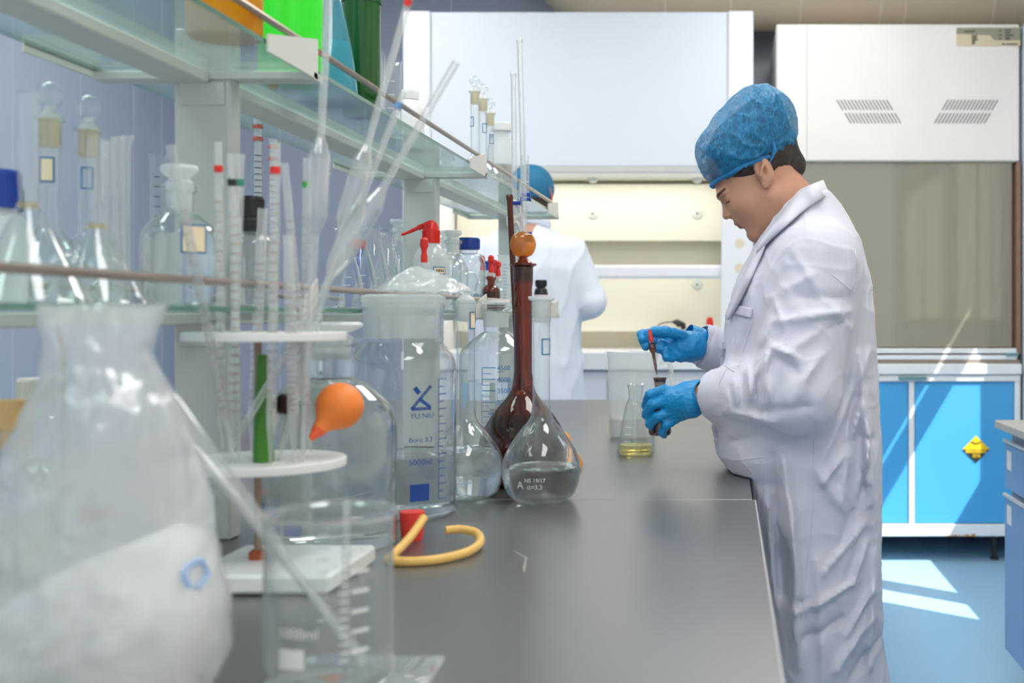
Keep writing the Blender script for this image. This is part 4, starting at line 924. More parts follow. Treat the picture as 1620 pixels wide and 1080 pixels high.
g = thing('glass_jar', 'narrow clear jar with domed top beside the dark green bottle', 'jar', (-.66, 2.12, ZSU)); MB().lathe([(0, .002), (.020, 0), (.022, .006), (.022, .135), (.019, .148), (.010, .154), (0, .155)], 36).build('body', GLB, g)
cylinder('measuring_cylinder', 'wide clear cylinder on the upper shelf before the white bottle', (-.66, 2.23, ZSU), .155, .0215, marks=PRW, nm=4)
bottle('plastic_bottle', 'white plastic bottle with sloping shoulders on the upper shelf', (-.66, 2.37, ZSU), .115, .029, .014, .012, body=mat('white_hdpe', (.80, .81, .82), .4), cap=WHITE, shoulder=.04)
for k, (D, H, lb) in enumerate(((2.965, .238, 'left one of three tall stoppered flasks on the upper shelf'), (3.065, .238, 'middle one of three tall stoppered flasks on the upper shelf'), (3.155, .215, 'right one of three tall stoppered flasks on the upper shelf'))):
    t, p_ = volflask('volumetric_flask', lb, (-.657, D, ZSU), H, .034, .0105, stop='stain', group='tall stoppered flasks on the upper shelf', ring=(.66, .015, .026, -.9 if k else -2.2, 1))
t, pr = bottle('plastic_bottle', 'frosted white jar with silver label at the far upper shelf', (-.66, 3.33, ZSU), .205, .030, .024, .03, body=PLA, cap=mat('frost_cap', (.8, .81, .82), .5), caph=.024)
m = MB(); m.lathe([(.0304, .04), (.0304, .095)], 36); m.build('label', mat('silver_label', rgb(170, 170, 168), .35, mottle=.5, mscale=90), t)
for k, (D, x, H) in enumerate(((3.60, -.64, .16), (3.72, -.66, .15))):
    t = cylinder('measuring_cylinder', 'clear %s cylinder near the far end of the upper shelf' % ('taller', 'shorter')[k], (x, D, ZSU), H, .013, marks=(PRW, RED)[k])
t = bottle('screw_cap_bottle', 'tall clear bottle behind the frosted white jar', (-.70, 3.46, ZSU), .21, .028, .018, .03, cap=mat('frost_cap', (.8, .81, .82), .5))
# ------------------------------------------------------------------ people
SKIN = mat('skin', rgb(192, 142, 116), .5, mottle=.08, mscale=60, bump=.04, bscale=220)
p = SKIN.node_tree.nodes['Principled BSDF']; p.inputs['Subsurface Weight'].default_value = .15; p.inputs['Subsurface Radius'].default_value = (.02, .008, .004); p.inputs['Subsurface Scale'].default_value = .5
LIP = mat('lip_skin', rgb(168, 92, 82), .45); HAIR = mat('dark_brown_hair', rgb(44, 28, 20), .45, bump=.8, bscale=60, stretch=(1, 6, 1)); BROW = mat('eyebrow_hair', rgb(70, 44, 34), .8)
COAT = mat('white_coat_cotton', rgb(200, 201, 214), .78, bump=.12, bscale=500); COAT.node_tree.nodes['Principled BSDF'].inputs['Sheen Weight'].default_value = .15
COAT2 = mat('coat_stitching', rgb(205, 206, 216), .8)
NIT = mat('blue_nitrile', rgb(0, 138, 200), .42, bump=.3, bscale=70, stretch=(1, 1, 3))
capm = bpy.data.materials.new('cap_fabric'); capm.use_nodes = True; nt = capm.node_tree; N = nt.nodes; Lk = nt.links; pb_ = N['Principled BSDF']
pb_.inputs['Base Color'].default_value = (*rgb(16, 122, 172), 1); pb_.inputs['Roughness'].default_value = .5
tc = N.new('ShaderNodeTexCoord'); ns = N.new('ShaderNodeTexNoise'); ns.inputs['Scale'].default_value = 38; ns.inputs['Detail'].default_value = 6; ns.inputs['Distortion'].default_value = 1.2; Lk.new(tc.outputs['Object'], ns.inputs[0])
mpp = N.new('ShaderNodeMapping'); mpp.inputs['Rotation'].default_value = (0, .75, 0); mpp.inputs['Scale'].default_value = (1.9, .9, .75); Lk.new(tc.outputs['Object'], mpp.inputs[0])
nd = N.new('ShaderNodeTexNoise'); nd.inputs['Scale'].default_value = 22; nd.inputs['Detail'].default_value = 3; Lk.new(mpp.outputs[0], nd.inputs[0])
vm = N.new('ShaderNodeVectorMath'); vm.operation = 'MULTIPLY_ADD'; vm.inputs[1].default_value = (.10, .10, .10); Lk.new(nd.outputs['Color'], vm.inputs[0]); Lk.new(mpp.outputs[0], vm.inputs[2])
vr = N.new('ShaderNodeTexVoronoi'); vr.feature = 'DISTANCE_TO_EDGE'; vr.inputs['Scale'].default_value = 30; Lk.new(vm.outputs[0], vr.inputs['Vector'])
rp = N.new('ShaderNodeMapRange'); rp.inputs[1].default_value = 0; rp.inputs[2].default_value = .10; rp.inputs[3].default_value = .93; rp.inputs[4].default_value = .60; Lk.new(vr.outputs[0], rp.inputs[0])
lw = N.new('ShaderNodeLayerWeight'); lw.inputs[0].default_value = .4
mxx = N.new('ShaderNodeMath'); mxx.operation = 'MAXIMUM'; Lk.new(rp.outputs[0], mxx.inputs[0]); Lk.new(lw.outputs['Facing'], mxx.inputs[1])
nz = N.new('ShaderNodeMath'); nz.operation = 'MULTIPLY_ADD'; nz.inputs[1].default_value = .5; nz.inputs[2].default_value = -.25; Lk.new(ns.outputs[0], nz.inputs[0])
ad = N.new('ShaderNodeMath'); ad.operation = 'ADD'; ad.use_clamp = True; Lk.new(mxx.outputs[0], ad.inputs[0]); Lk.new(nz.outputs[0], ad.inputs[1]); Lk.new(ad.outputs[0], pb_.inputs['Alpha'])
bp = N.new('ShaderNodeBump'); bp.inputs['Strength'].default_value = .6; bp.inputs['Distance'].default_value = .01; Lk.new(ns.outputs[0], bp.inputs['Height']); Lk.new(bp.outputs[0], pb_.inputs['Normal'])
def fbm(P, s, sd=0, st=(1, 1, 1)):
    return np.array([noise.noise(Vector((p[0] * s * st[0] + sd, p[1] * s * st[1], p[2] * s * st[2]))) for p in P])

# ---- woman
D = 2.33
base = Vector((.20, 2.33, 0))
wo = thing('person', 'person in white lab coat, blue hair cap and gloves holding a red dropper', 'person', base)
HO = np.array(W(1203, 280, D)); ang = math.radians(38); fw = np.array([-math.cos(ang), 0, -math.sin(ang)]); up = np.array([-math.sin(ang), 0, math.cos(ang)])
yaw = math.radians(4)
lat = np.array([0, -1, 0.])  # her left side faces the camera
def headpt(u, w_, v=0): return HO + fw * u + up * w_ + lat * v
def head_local(X, Y, Z):
    x, y, z = X - HO[0], Y - HO[1], Z - HO[2]
    return x * fw[0] + z * fw[2], x * up[0] + z * up[2], -y      # u forward, w up, v left
def head_sdf(X, Y, Z):
    u, w_, v = head_local(X, Y, Z); av = np.abs(v)
    d = ell(u, v, w_, (-.010, 0, .045), (.094, .076, .082))
    d = smin(d, ell(u, v, w_, (.042, 0, -.020), (.053, .060, .066)), .03)
    d = smin(d, ell(u, av, w_, (.058, .034, -.026), (.030, .028, .028)), .02)            # cheeks
    d = smin(d, rcone(u, av, w_, (.012, .050, -.050), (.072, .014, -.084), .020, .018), .025)  # jaw
    d = smin(d, ell(u, v, w_, (.080, 0, -.086), (.014, .020, .013)), .016)                 # chin
    d = smin(d, ell(u, v, w_, (.030, 0, -.075), (.05, .04, .022)), .03)                    # under-chin fullness
    d = smin(d, ell(u, av, w_, (.082, .020, .020), (.014, .026, .008)), .014)             # brow
    d = smax(d, -ell(u, av, w_, (.103, .032, .004), (.016, .018, .010)), .012)           # eye socket
    d = smin(d, ell(u, av, w_, (.077, .031, .003), (.0125, .0145, .0105)), .004)          # lids over eyes
    d = smin(d, rcone(u, v, w_, (.084, 0, .008), (.1035, 0, -.019), .0062, .0085), .010)   # nose
    d = smin(d, ell(u, av, w_, (.094, .0105, -.024), (.009, .0068, .0066)), .006)
    d = smin(d, ell(u, v, w_, (.086, 0, -.045), (.013, .026, .014)), .012)                 # muzzle
    d = smin(d, ell(u, v, w_, (.0945, 0, -.0445), (.0075, .019, .0052)), .004)            # lips
    d = smin(d, ell(u, v, w_, (.0915, 0, -.0555), (.0078, .017, .0058)), .004)
    d = smax(d, -rcone(u, v, w_, (.1035, -.018, -.0500), (.1035, .018, -.0500), .0022, .0022), .003)
    d = smax(d, -ell(u, v, w_, (.1, 0, -.067), (.010, .018, .005)), .008)
    # ear
    uu = u * .96 + w_ * .26; ww = w_ * .96 - u * .26
    e = ell(uu, av, ww, (-.006, .0765, .003), (.0175, .0105, .029)); e = smax(e, -ell(uu, av, ww, (-.001, .0890, .006), (.0115, .0115, .0205)), .003)
    e = smin(e, ell(uu, av, ww, (.002, .0765, -.024), (.008, .006, .008)), .006)
    e = smin(e, rcone(uu, av, ww, (-.008, .084, .012), (.004, .084, -.006), .0028, .0035), .003)
    d = smin(d, e, .004)
    # neck
    n0 = HO + fw * (-.012) + up * (-.030); n1 = np.array(W(1278, 372, D))
    return smin(d, rcone(X, Y, Z, n0, n1, .056, .068), .03)
SH_L = np.array(W(1292, 420, 2.175)); SH_R = np.array(W(1288, 420, 2.485))
EL_L = np.array(W(1262, 622, 2.10)); WR_L = np.array(W(1112, 626, 2.245))
EL_R = np.array(W(1250, 600, 2.53)); WR_R = np.array(W(1112, 545, 2.46))
def low_sdf(X, Y, Z):
    d = rcone(X, Y, Z, W(1278, 410, D), W(1272, 640, D), .085, .11, 1.2)
    d = smin(d, rcone(X, Y, Z, W(1275, 620, D), W(1290, 760, D), .12, .13, 1.2), .05)
    for a, b, c, r in ((SH_L, EL_L, WR_L, 1), (SH_R, EL_R, WR_R, 1)):
        d = smin(d, rcone(X, Y, Z, a, b, .052, .040), .03); d = smin(d, rcone(X, Y, Z, b, c, .040, .0265), .015)
    for sgn in (-1, 1):
        hp = np.array([.205, D + sgn * .085, .78]); kn = np.array([.200, D + sgn * .095, .43]); an = np.array([.225, D + sgn * .10, .085]); to = np.array([.09, D + sgn * .11, .035])
        d = smin(d, rcone(X, Y, Z, hp, kn, .088, .060), .03); d = smin(d, rcone(X, Y, Z, kn, an, .060, .042), .02); d = smin(d, rcone(X, Y, Z, an, to, .042, .030), .02)
    return smax(d, -(Z - .004), .004)
P1, F1_ = sn(lambda X, Y, Z: smax(head_sdf(X, Y, Z), -(Z - 1.235), .003), (-.10, 2.20, 1.22), (.30, 2.46, 1.56), .0027)
P2, F2_ = sn(low_sdf, (-.12, 1.98, -.01), (.45, 2.68, 1.36), .010)
PP = np.concatenate([P1, P2]) - np.array(base); FF = np.concatenate([F1_, F2_ + len(P1)])
me = bpy.data.meshes.new('body'); me.from_pydata(PP.tolist(), [], FF.tolist()); me.materials.append(SKIN); me.materials.append(LIP); me.materials.append(BROW); me.materials.append(mat('dark_trousers', rgb(40, 42, 52), .8))
cen = (PP + np.array(base))[FF].mean(1); u, w_, v = head_local(cen[:, 0], cen[:, 1], cen[:, 2]); mi = np.zeros(len(FF), int)
mi[(u > .086) & (w_ < -.0395) & (w_ > -.0615) & (np.abs(v) < .0195 - .25 * np.abs(w_ + .050))] = 1
mi[(u > .074) & (np.abs(w_ - (.0215 + .0 * u)) < .0030 - .02 * (np.abs(np.abs(v) - .028))) & (np.abs(v) > .012) & (np.abs(v) < .048)] = 2
mi[(u > .070) & (np.abs(w_ + .0015 + .12 * (np.abs(v) - .031)) < .0013) & (np.abs(v) > .016) & (np.abs(v) < .046)] = 2
mi[cen[:, 2] < .9] = 3
me.polygons.foreach_set('material_index', mi.tolist()); me.polygons.foreach_set('use_smooth', [True] * len(FF)); me.update()
o = bpy.data.objects.new('body', me); COL.objects.link(o); o.parent = wo
def wchild(name, fn, lo, hi, h, m, post=None, assign=None, root=None):
    return sn_obj(name, fn, lo, hi, h, m, root or wo, post, assign)
# hair: shell over the skull plus bun at the back
def band_side(X, Z):   # positive above the cap's elastic line
    a = np.array(W(1125, 302, D)); b = np.array(W(1250, 243, D)); n = np.array([-(b[2] - a[2]), b[0] - a[0]]); n = n / np.linalg.norm(n)
    return (X - a[0]) * n[0] + (Z - a[2]) * n[1]
def hair_sdf(X, Y, Z):
    u, w_, v = head_local(X, Y, Z)
    d = ell(u, v, w_, (-.014, 0, .046), (.098, .083, .088))
    d = smax(d, -(w_ - (-.012 + np.clip(u + .012, -.02, .2) * 0.62 + np.where(u < -.015, (u + .015) * .9, 0))), .006)
    d = smax(d, u - .062, .01)
    d = smax(d, -ell(u, np.abs(v), w_, (-.004, .085, .000), (.022, .022, .033)), .006)
    c = W(1250, 262, D); d = smin(d, ell(X, Y, Z, c, (.032, .034, .030)), .02)
    c = W(1200, 208, D); d = smin(d, ell(X, Y, Z, c, (.052, .072, .056)), .02)
    d = smin(d, ell(X, Y, Z, W(1212, 176, D), (.036, .055, .044)), .02)
    return d
def hair_post(P, Nn): return P + Nn * (fbm(P, 40, 3, (1, 3, 1)) * .0022)[:, None]
wchild('hair', hair_sdf, (-.12, 2.20, 1.30), (.22, 2.46, 1.60), .0035, HAIR, hair_post)
def cap_sdf(X, Y, Z):
    d = ell(X, Y, Z, W(1158, 243, D), (.072, .092, .072)); d = smin(d, ell(X, Y, Z, W(1206, 190, D), (.065, .088, .072)), .05)
    d = smin(d, ell(X, Y, Z, W(1184, 205, D), (.064, .085, .066)), .03); d = smin(d, ell(X, Y, Z, W(1222, 208, D), (.045, .070, .052)), .03); d = smin(d, ell(X, Y, Z, W(1180, 240, D), (.085, .094, .055)), .04)
    return smax(d, -band_side(X, Z), .008)
K = np.array(W(1222, 236, D - .08))
def cap_post(P, Nn):
    dx = P[:, 0] - K[0]; dz = P[:, 2] - K[2]; a = np.arctan2(dz, dx); r = np.hypot(dx, dz)
    n1 = fbm(P, 14, 2); n2 = fbm(P, 34, 8); bs = band_side(P[:, 0], P[:, 2])
    amp = np.clip(r / .03, 0, 1) * .0065 * np.exp(-r / .10) * (P[:, 1] < D)
    rad = (1 - np.abs(np.sin(a * 5.5 + n1 * 3.0))) ** 2 * -amp
    # fine gathers running up from the elastic band
    t = (P[:, 0] * .9 + P[:, 2] * -.42 + P[:, 1] * .5); gath = np.abs(np.sin(t * 190 + n1 * 5)) * .0034 * np.exp(-np.clip(bs, 0, 1) / .05)
    return P + Nn * (-rad - gath + n2 * .0040 + n1 * .003)[:, None]
cap = wchild('hair_cap', cap_sdf, (-.12, 2.20, 1.33), (.20, 2.46, 1.62), .0032, capm, cap_post)
# elastic ruffle
m = MB(); pts = []
for k in range(97):
    a = 2 * PI * k / 96; cx, cz = (W(1127, 298, D) + W(1246, 243, D))[0] / 2, (W(1127, 298, D) + W(1246, 243, D))[2] / 2 + .006
    e = Vector((math.cos(a), math.sin(a))); ax_ = (W(1246, 243, D) - W(1127, 298, D)) / 2
    pt_ = Vector((cx, D, cz)) + ax_ * e.x * 1.02 + Vector((0, .084, 0)) * e.y * 1.0
    pt_ += Vector((.001 * math.sin(k * 2.9), 0, .0010 * math.sin(k * 2.3))); pt_.z -= .006 * max(0, math.cos(a)) ; pts.append(pt_)
m.tube(pts, [.0040 + .0008 * math.sin(k * 2.1) for k in range(97)], 8, cap=False); m.build('cap_band', mat('cap_band_blue', rgb(20, 120, 180), .5), cap)
m = MB(); k0 = W(1224, 222, D - .093); k1 = W(1218, 257, D - .083)
m.tube([k0, W(1226, 238, D - .092), k1], [.001, .0045, .001], 10); m.build('cap_tuck', MATS['cap_band_blue'], cap)

# coat torso and sleeves
zs_ = [1.375, 1.345, 1.318, 1.2665, 1.189, 1.111, 1.0335, .956, .878, .835, .794, .658, .464, .36, .30]
fx = [1252, 1236, 1222, 1199, 1166, 1149, 1143, 1134, 1127, 1134, 1158, 1180, 1182, 1190, 1195]
bx_ = [1305, 1324, 1338, 1360, 1374, 1381, 1384, 1387, 1390, 1391, 1391, 1389, 1388, 1402, 1410]
FX = [W(v_, 0, D).x for v_ in fx]; BX = [W(v_, 0, D).x for v_ in bx_]
BY = [.072, .088, .108, .165, .195, .20, .20, .205, .215, .22, .215, .215, .225, .235, .24]
def tors(X, Y, Z, gx=0, gy=0):
    z = Z; o_ = np.argsort(zs_); zz = np.array(zs_)[o_]
    f_ = np.interp(z, zz, np.array(FX)[o_]); b_ = np.interp(z, zz, np.array(BX)[o_]); y_ = np.interp(z, zz, np.array(BY)[o_])
    cx = (f_ + b_) / 2; a = (b_ - f_) / 2 + gx; y_ = y_ + gy
    q = (np.abs((X - cx) / a) ** 2.3 + np.abs((Y - D) / y_) ** 2.3) ** (1 / 2.3)
    return (q - 1) * np.minimum(a, y_) * .9
# folds: (px0,py0, px1,py1, amplitude, width) ; raised if amplitude > 0
FOLDS_S = [(1230, 508, 1348, 492, .007, .010), (1222, 505, 1206, 545, .006, .009), (1198, 592, 1222, 548, .007, .010), (1222, 548, 1262, 566, .008, .009), (1235, 568, 1262, 590, -.006, .010),
           (1214, 562, 1206, 612, .007, .009), (1184, 584, 1188, 632, .006, .009), (1162, 606, 1166, 642, .006, .008), (1200, 600, 1196, 640, -.006, .008), (1174, 600, 1176, 640, -.005, .007), (1236, 590, 1224, 640, -.005, .010),
           (1248, 455, 1290, 432, .004, .012), (1262, 470, 1350, 470, -.006, .014), (1300, 520, 1240, 560, .005, .012), (1150, 655, 1225, 668, .006, .010), (1200, 650, 1280, 640, -.005, .012),
           (1345, 395, 1352, 470, .004, .008), (1240, 430, 1210, 520, -.004, .012), (1290, 560, 1250, 640, .004, .014)]
FOLDS_S += [(1258, 395, 1300, 470, .004, .010), (1225, 470, 1240, 520, .005, .008), (1300, 470, 1352, 520, .005, .009), (1310, 520, 1345, 505, -.005, .008), (1270, 600, 1300, 560, .005, .010), (1150, 625, 1156, 655, .005, .007), (1215, 600, 1218, 645, .005, .008)]
FOLDS_T = [(1298, 760, 1332, 720, .006, .008), (1352, 800, 1376, 690, .007, .007), (1300, 900, 1368, 830, .005, .009), (1340, 1000, 1384, 930, .006, .008), (1250, 790, 1256, 1000, .006, .009), (1215, 800, 1228, 960, .004, .008), (1376, 660, 1368, 740, .006, .006), (1340, 720, 1330, 790, .004, .009), (1300, 720, 1380, 560, .006, .012), (1345, 690, 1362, 640, .009, .009), (1362, 560, 1372, 760, .008, .008), (1350, 600, 1340, 700, -.006, .012), (1330, 860, 1372, 740, -.006, .014), (1372, 620, 1380, 800, .008, .010), (1366, 690, 1384, 700, -.008, .010),
           (1238, 720, 1262, 930, .010, .014), (1222, 720, 1240, 940, -.008, .014), (1252, 960, 1350, 920, .006, .010), (1350, 920, 1372, 860, .006, .010), (1268, 1000, 1330, 975, -.006, .012), (1260, 1040, 1265, 960, .005, .012),
           (1320, 1050, 1380, 980, .006, .014), (1345, 1070, 1395, 1020, -.006, .012), (1290, 740, 1330, 800, .005, .014), (1160, 700, 1200, 690, -.004, .010), (1170, 480, 1158, 560, -.004, .012), (1195, 420, 1180, 520, .004, .012), (1385, 880, 1378, 1060, .006, .012), (1290, 880, 1300, 1060, .005, .016)]
def foldf(X, Z, L_, Dd):
    out = np.zeros_like(X)
    for (x0, y0, x1, y1, am, wd) in L_:
        a = W(x0, y0, Dd); b = W(x1, y1, Dd); bx__, bz__ = b.x - a.x, b.z - a.z; t = np.clip(((X - a.x) * bx__ + (Z - a.z) * bz__) / (bx__ ** 2 + bz__ ** 2), 0, 1)
        d = np.hypot(X - a.x - t * bx__, Z - a.z - t * bz__); out += am * 1.75 * np.exp(-(d / (wd * .72)) ** 1.5) * (.35 + .65 * np.sin(PI * np.clip(t * .8 + .1, 0, 1)))
    return out
def coat_sdf(X, Y, Z):
    d = tors(X, Y, Z); near = 1 / (1 + np.exp((Y - 2.27) / .02)); 
    flare = np.clip((.85 - Z) / .5, 0, 1); an = np.arctan2(Y - D, X - .2); d = d - flare * .010 * np.sin(an * 7 + Z * 3) 
    d = d - foldf(X, Z, FOLDS_T, 2.14) * near
    d = smax(d, Z - 1.345 - (X - .12) * .25, .01)
    for k, (a, b, c) in enumerate(((SH_L, EL_L, WR_L), (SH_R, EL_R, WR_R))):
        wv = c + (c - b) * -.06
        s_ = rcone(X, Y, Z, a, b, .084, .074, 1.0); s_ = smin(s_, rcone(X, Y, Z, b, wv, .068, .048), .03)
        if k == 0: s_ = s_ - foldf(X, Z, FOLDS_S, 2.06) * near
        d = smin(d, s_, .035 if k == 0 else .025)
    # hollow from below so the legs hang free
    inner = tors(X, Y, Z, -.034, -.034); d = smax(d, -smax(inner, Z - .74, .02), .004)
    d = smax(d, .335 - Z, .004)
    # keep the near sleeve open at its cuff
    for a, b, off_ in ((EL_L, WR_L, .026), (EL_R, WR_R, .002)):
        ax_ = (b - a) / np.linalg.norm(b - a); t = (X - b[0]) * ax_[0] + (Y - b[1]) * ax_[1] + (Z - b[2]) * ax_[2]
        d = np.where(t > -.03, smax(d, -rcone(X, Y, Z, b - ax_ * .045, b + ax_ * .1, .034, .040), .003), d); 
        d = np.where((np.abs(X - b[0]) < .1) & (np.abs(Y - b[1]) < .09) & (np.abs(Z - b[2]) < .09), smax(d, t + off_, .003), d)
    return d
def coat_post(P, Nn):
    n1 = np.clip(1 - np.abs(fbm(P, 11, 4, (1, 1, .55))) * 5, 0, 1) ** 2; n2 = fbm(P, 26, 9, (1, 1, .6)); n3 = np.clip(1 - np.abs(fbm(P, 17, 21, (.6, 1, 1))) * 5, 0, 1) ** 2
    Q = P + Nn * (n1 * .0022 + n3 * .0018 + n2 * .0008)[:, None]
    lowx = (Q[:, 2] < .803) & (Q[:, 0] < .050); up_ = lowx & (Q[:, 2] > .765); Q[up_, 2] = .8022 + (Q[up_, 2] - .765) * .02; dn = lowx & ~up_; Q[dn, 0] = .0502; return Q
ct = wchild('lab_coat', coat_sdf, (-.14, 1.96, .32), (.40, 2.72, 1.42), .0050, COAT, coat_post)
Z0 = Vector((0, 0, 0))
def strip(rowsA, rowsB, m, name, parent, th=.004, n=10):
    A = smoothpath(rowsA, n); B = smoothpath(rowsB, n); mb = MB(); v = []
    for a, b in zip(A, B):
        mid = (a + b) / 2; v += [a, mid, b]
    f = []
    for i in range(len(A) - 1):
        for k in range(2): f.append((i * 3 + k, i * 3 + k + 1, (i + 1) * 3 + k + 1, (i + 1) * 3 + k))
    mb.add(v, f); o = mb.build(name, m, parent); md = o.modifiers.new('s', 'SOLIDIFY'); md.thickness = th; md.offset = 0; return o
# collar: stand and fold round the neck, near side then back then far side
# cuffs turned back
def cuff(a, b, r0, r1, L0, L1, nm):
    ax_ = Vector(b - a).normalized(); c = Vector(b); q = ax_.to_track_quat('Z', 'Y').to_matrix().to_4x4(); q = Matrix.Translation(c) @ q
    pr = [(r0 - .004, L0), (r0, L0 - .001), (r0 + .003, (L0 + L1) / 2), (r1, L1), (r1 - .004, L1 + .001), (r0 - .006, L1 * .5)]
    mb = MB(); mb.lathe(pr, 40, M=q); mb.v = [tuple(Vector(v_) + Vector((noise.noise(Vector(v_) * 28) * .006, noise.noise(Vector(v_) * 28 + Vector((9, 0, 0))) * .006, noise.noise(Vector(v_) * 30 + Vector((0, 5, 0))) * .005))) for v_ in mb.v]
    return mb.build(nm, COAT, ct)
cuff(EL_L, WR_L, .047, .058, -.026, -.085, 'cuff'); cuff(EL_R, WR_R, .044, .050, .008, -.055, 'cuff')
# pocket and seams drawn as raised cloth on the coat: dropped onto the real surface by ray
dg = bpy.context.evaluated_depsgraph_get(); dg.update()
def onto(px, py, off=.002, D0=1.7):
    a = Vector((0, 0, CAMZ)); d = (W(px, py, 1.0) - a).normalized(); hit, loc, nor, idx = ct.ray_cast(a, d)
    return (loc + nor * off) if hit else None
def clothline(pts, nm, m, r=.0011, n=8):
    P = []
    for (x0, y0), (x1, y1) in zip(pts, pts[1:]):
        for k in range(n): P.append(onto(x0 + (x1 - x0) * k / n, y0 + (y1 - y0) * k / n, .0006))
    P = [q for q in P if q is not None]
    if len(P) > 3: MB().tube(P, r, 6).build(nm, m, ct)
bpy.context.view_layer.update()

body_o = [c_ for c_ in wo.children if c_.name.startswith('body')][0]
def onto2(px, py, off, other=True):
    a = Vector((0, 0, CAMZ)); d = (W(px, py, 1.0) - a).normalized(); best = None
    for o_, sh in ((ct, Vector((0, 0, 0))), (body_o, Vector(base))):
        hit, loc, nor, i_ = o_.ray_cast(a - sh, d)
        if hit:
            w2 = loc + sh + nor * off
            if best is None or w2.y < best.y: best = w2
    return best
def mir(p): return Vector((p.x, 2 * D - p.y, p.z))
ci = [(1211, 380), (1224, 361), (1243, 336), (1264, 309), (1283, 293)]; co = [(1203, 404), (1222, 384), (1248, 360), (1276, 335), (1298, 318)]
A = [onto2(x, y, .006) for x, y in ci]; B = [onto2(x, y, .009) for x, y in co]
A = [q if q is not None else W(*c_, 2.25) for q, c_ in zip(A, ci)]; B = [q if q is not None else W(*c_, 2.21) for q, c_ in zip(B, co)]
A += [W(1301, 286, D)]; B += [W(1312, 312, D)]
A += [mir(q) for q in reversed(A[:-1])]; B += [mir(q) for q in reversed(B[:-1])]
strip(A, B, COAT, 'collar', ct, .005)
li = [(1209, 384), (1194, 404), (1178, 438), (1166, 466), (1153, 500)]; lo_ = [(1214, 392), (1204, 416), (1190, 446), (1176, 474), (1157, 506)]
A = [onto2(x + 3, y, .006) for x, y in li]; B = [onto2(x, y, .007) for x, y in lo_]
A = [q if q is not None else B[k] for k, q in enumerate(A)]; B = [q if q is not None else A[k] for k, q in enumerate(B)]
if all(q is not None for q in A + B): strip(A, B, COAT, 'lapel', ct, .004)
clothline([(1150, 486), (1142, 575)], 'pocket_seam', COAT2); clothline([(1193, 500), (1165, 590)], 'pocket_seam', COAT2); clothline([(1142, 575), (1165, 590)], 'pocket_seam', COAT2)
def patch(quad, nm, nu=10, nv=6, off=.003, th=.0025):
    v = []; ok = True
    for i in range(nu + 1):
        for j in range(nv + 1):
            s_, t_ = i / nu, j / nv; p0 = Vector(quad[0]) * (1 - s_) + Vector(quad[1]) * s_; p1 = Vector(quad[3]) * (1 - s_) + Vector(quad[2]) * s_; q = p0 * (1 - t_) + p1 * t_; h = onto(q.x, q.y, off)
            if h is None: h = v[-1] if v else Vector((0, 0, 1))
            v.append(h)
    f = [(i * (nv + 1) + j, (i + 1) * (nv + 1) + j, (i + 1) * (nv + 1) + j + 1, i * (nv + 1) + j + 1) for i in range(nu) for j in range(nv)]
    o = MB().add(v, f).build(nm, COAT, ct); md = o.modifiers.new('s', 'SOLIDIFY'); md.thickness = th; md.offset = 0; return o
patch([(1156, 480), (1192, 488), (1189, 503), (1153, 494)], 'pocket_flap')
None if True else patch([(1141, 692), (1180, 700), (1218, 706), (1158, 706)], 'pocket_flap', off=.002) if False else None
clothline([(1160, 728), (1218, 722)], 'pocket_seam', COAT2, .0009); clothline([(1288, 690), (1286, 800), (1279, 880), (1268, 980), (1262, 1075)], 'side_seam', COAT2, .0009, 10)
clothline([(1352, 392), (1357, 440), (1350, 462), (1310, 430)], 'sleeve_seam', COAT2, .0008); clothline([(1272, 336), (1273, 400)], 'yoke_seam', COAT2, .0007)
v, f = text_mesh('T.Y', .011)
mb = MB(); 
for q in v:
    h = onto(1170 + q.x * 620, 460 - q.y * 620 + q.x * 100, .001); mb.v.append(tuple(h if h is not None else (0, 0, 1)))
mb.f = [tuple(x) for x in f]; mb.mi = [0] * len(f); mb.build('embroidery', mat('grey_thread', rgb(150, 155, 175), .8), ct, smooth=False)

# gloved hands (all joints given as points in the room)
def hand(nm, chains, palm, blend=.006, cuffs=None, h=.0021, sub=None):
    allp = [np.array(q[0]) for c in chains for q in c] + [np.array(q[0]) for q in palm]
    lo = np.min(allp, 0) - .045; hi = np.max(allp, 0) + .045
    def fn(X, Y, Z):
        d = None
        for a, b in zip(palm, palm[1:]):
            s_ = rcone(X, Y, Z, a[0], b[0], a[1], b[1]); d = s_ if d is None else smin(d, s_, .016)
        for c in chains:
            e = None
            for a, b in zip(c, c[1:]):
                s_ = rcone(X, Y, Z, a[0], b[0], a[1], b[1]); e = s_ if e is None else smin(e, s_, .0025)
            d = smin(d, e, blend)
        if sub: d = smax(d, -sub(X, Y, Z), .002)
        return d
    def post(P, Nn):
        r = np.clip(1 - np.abs(fbm(P, 60, 1, (1, 1, .35))) * 4, 0, 1) ** 2
        return P + Nn * (r * .0012)[:, None]
    return wchild(nm, fn, lo, hi, h, NIT, post)
w_ = W
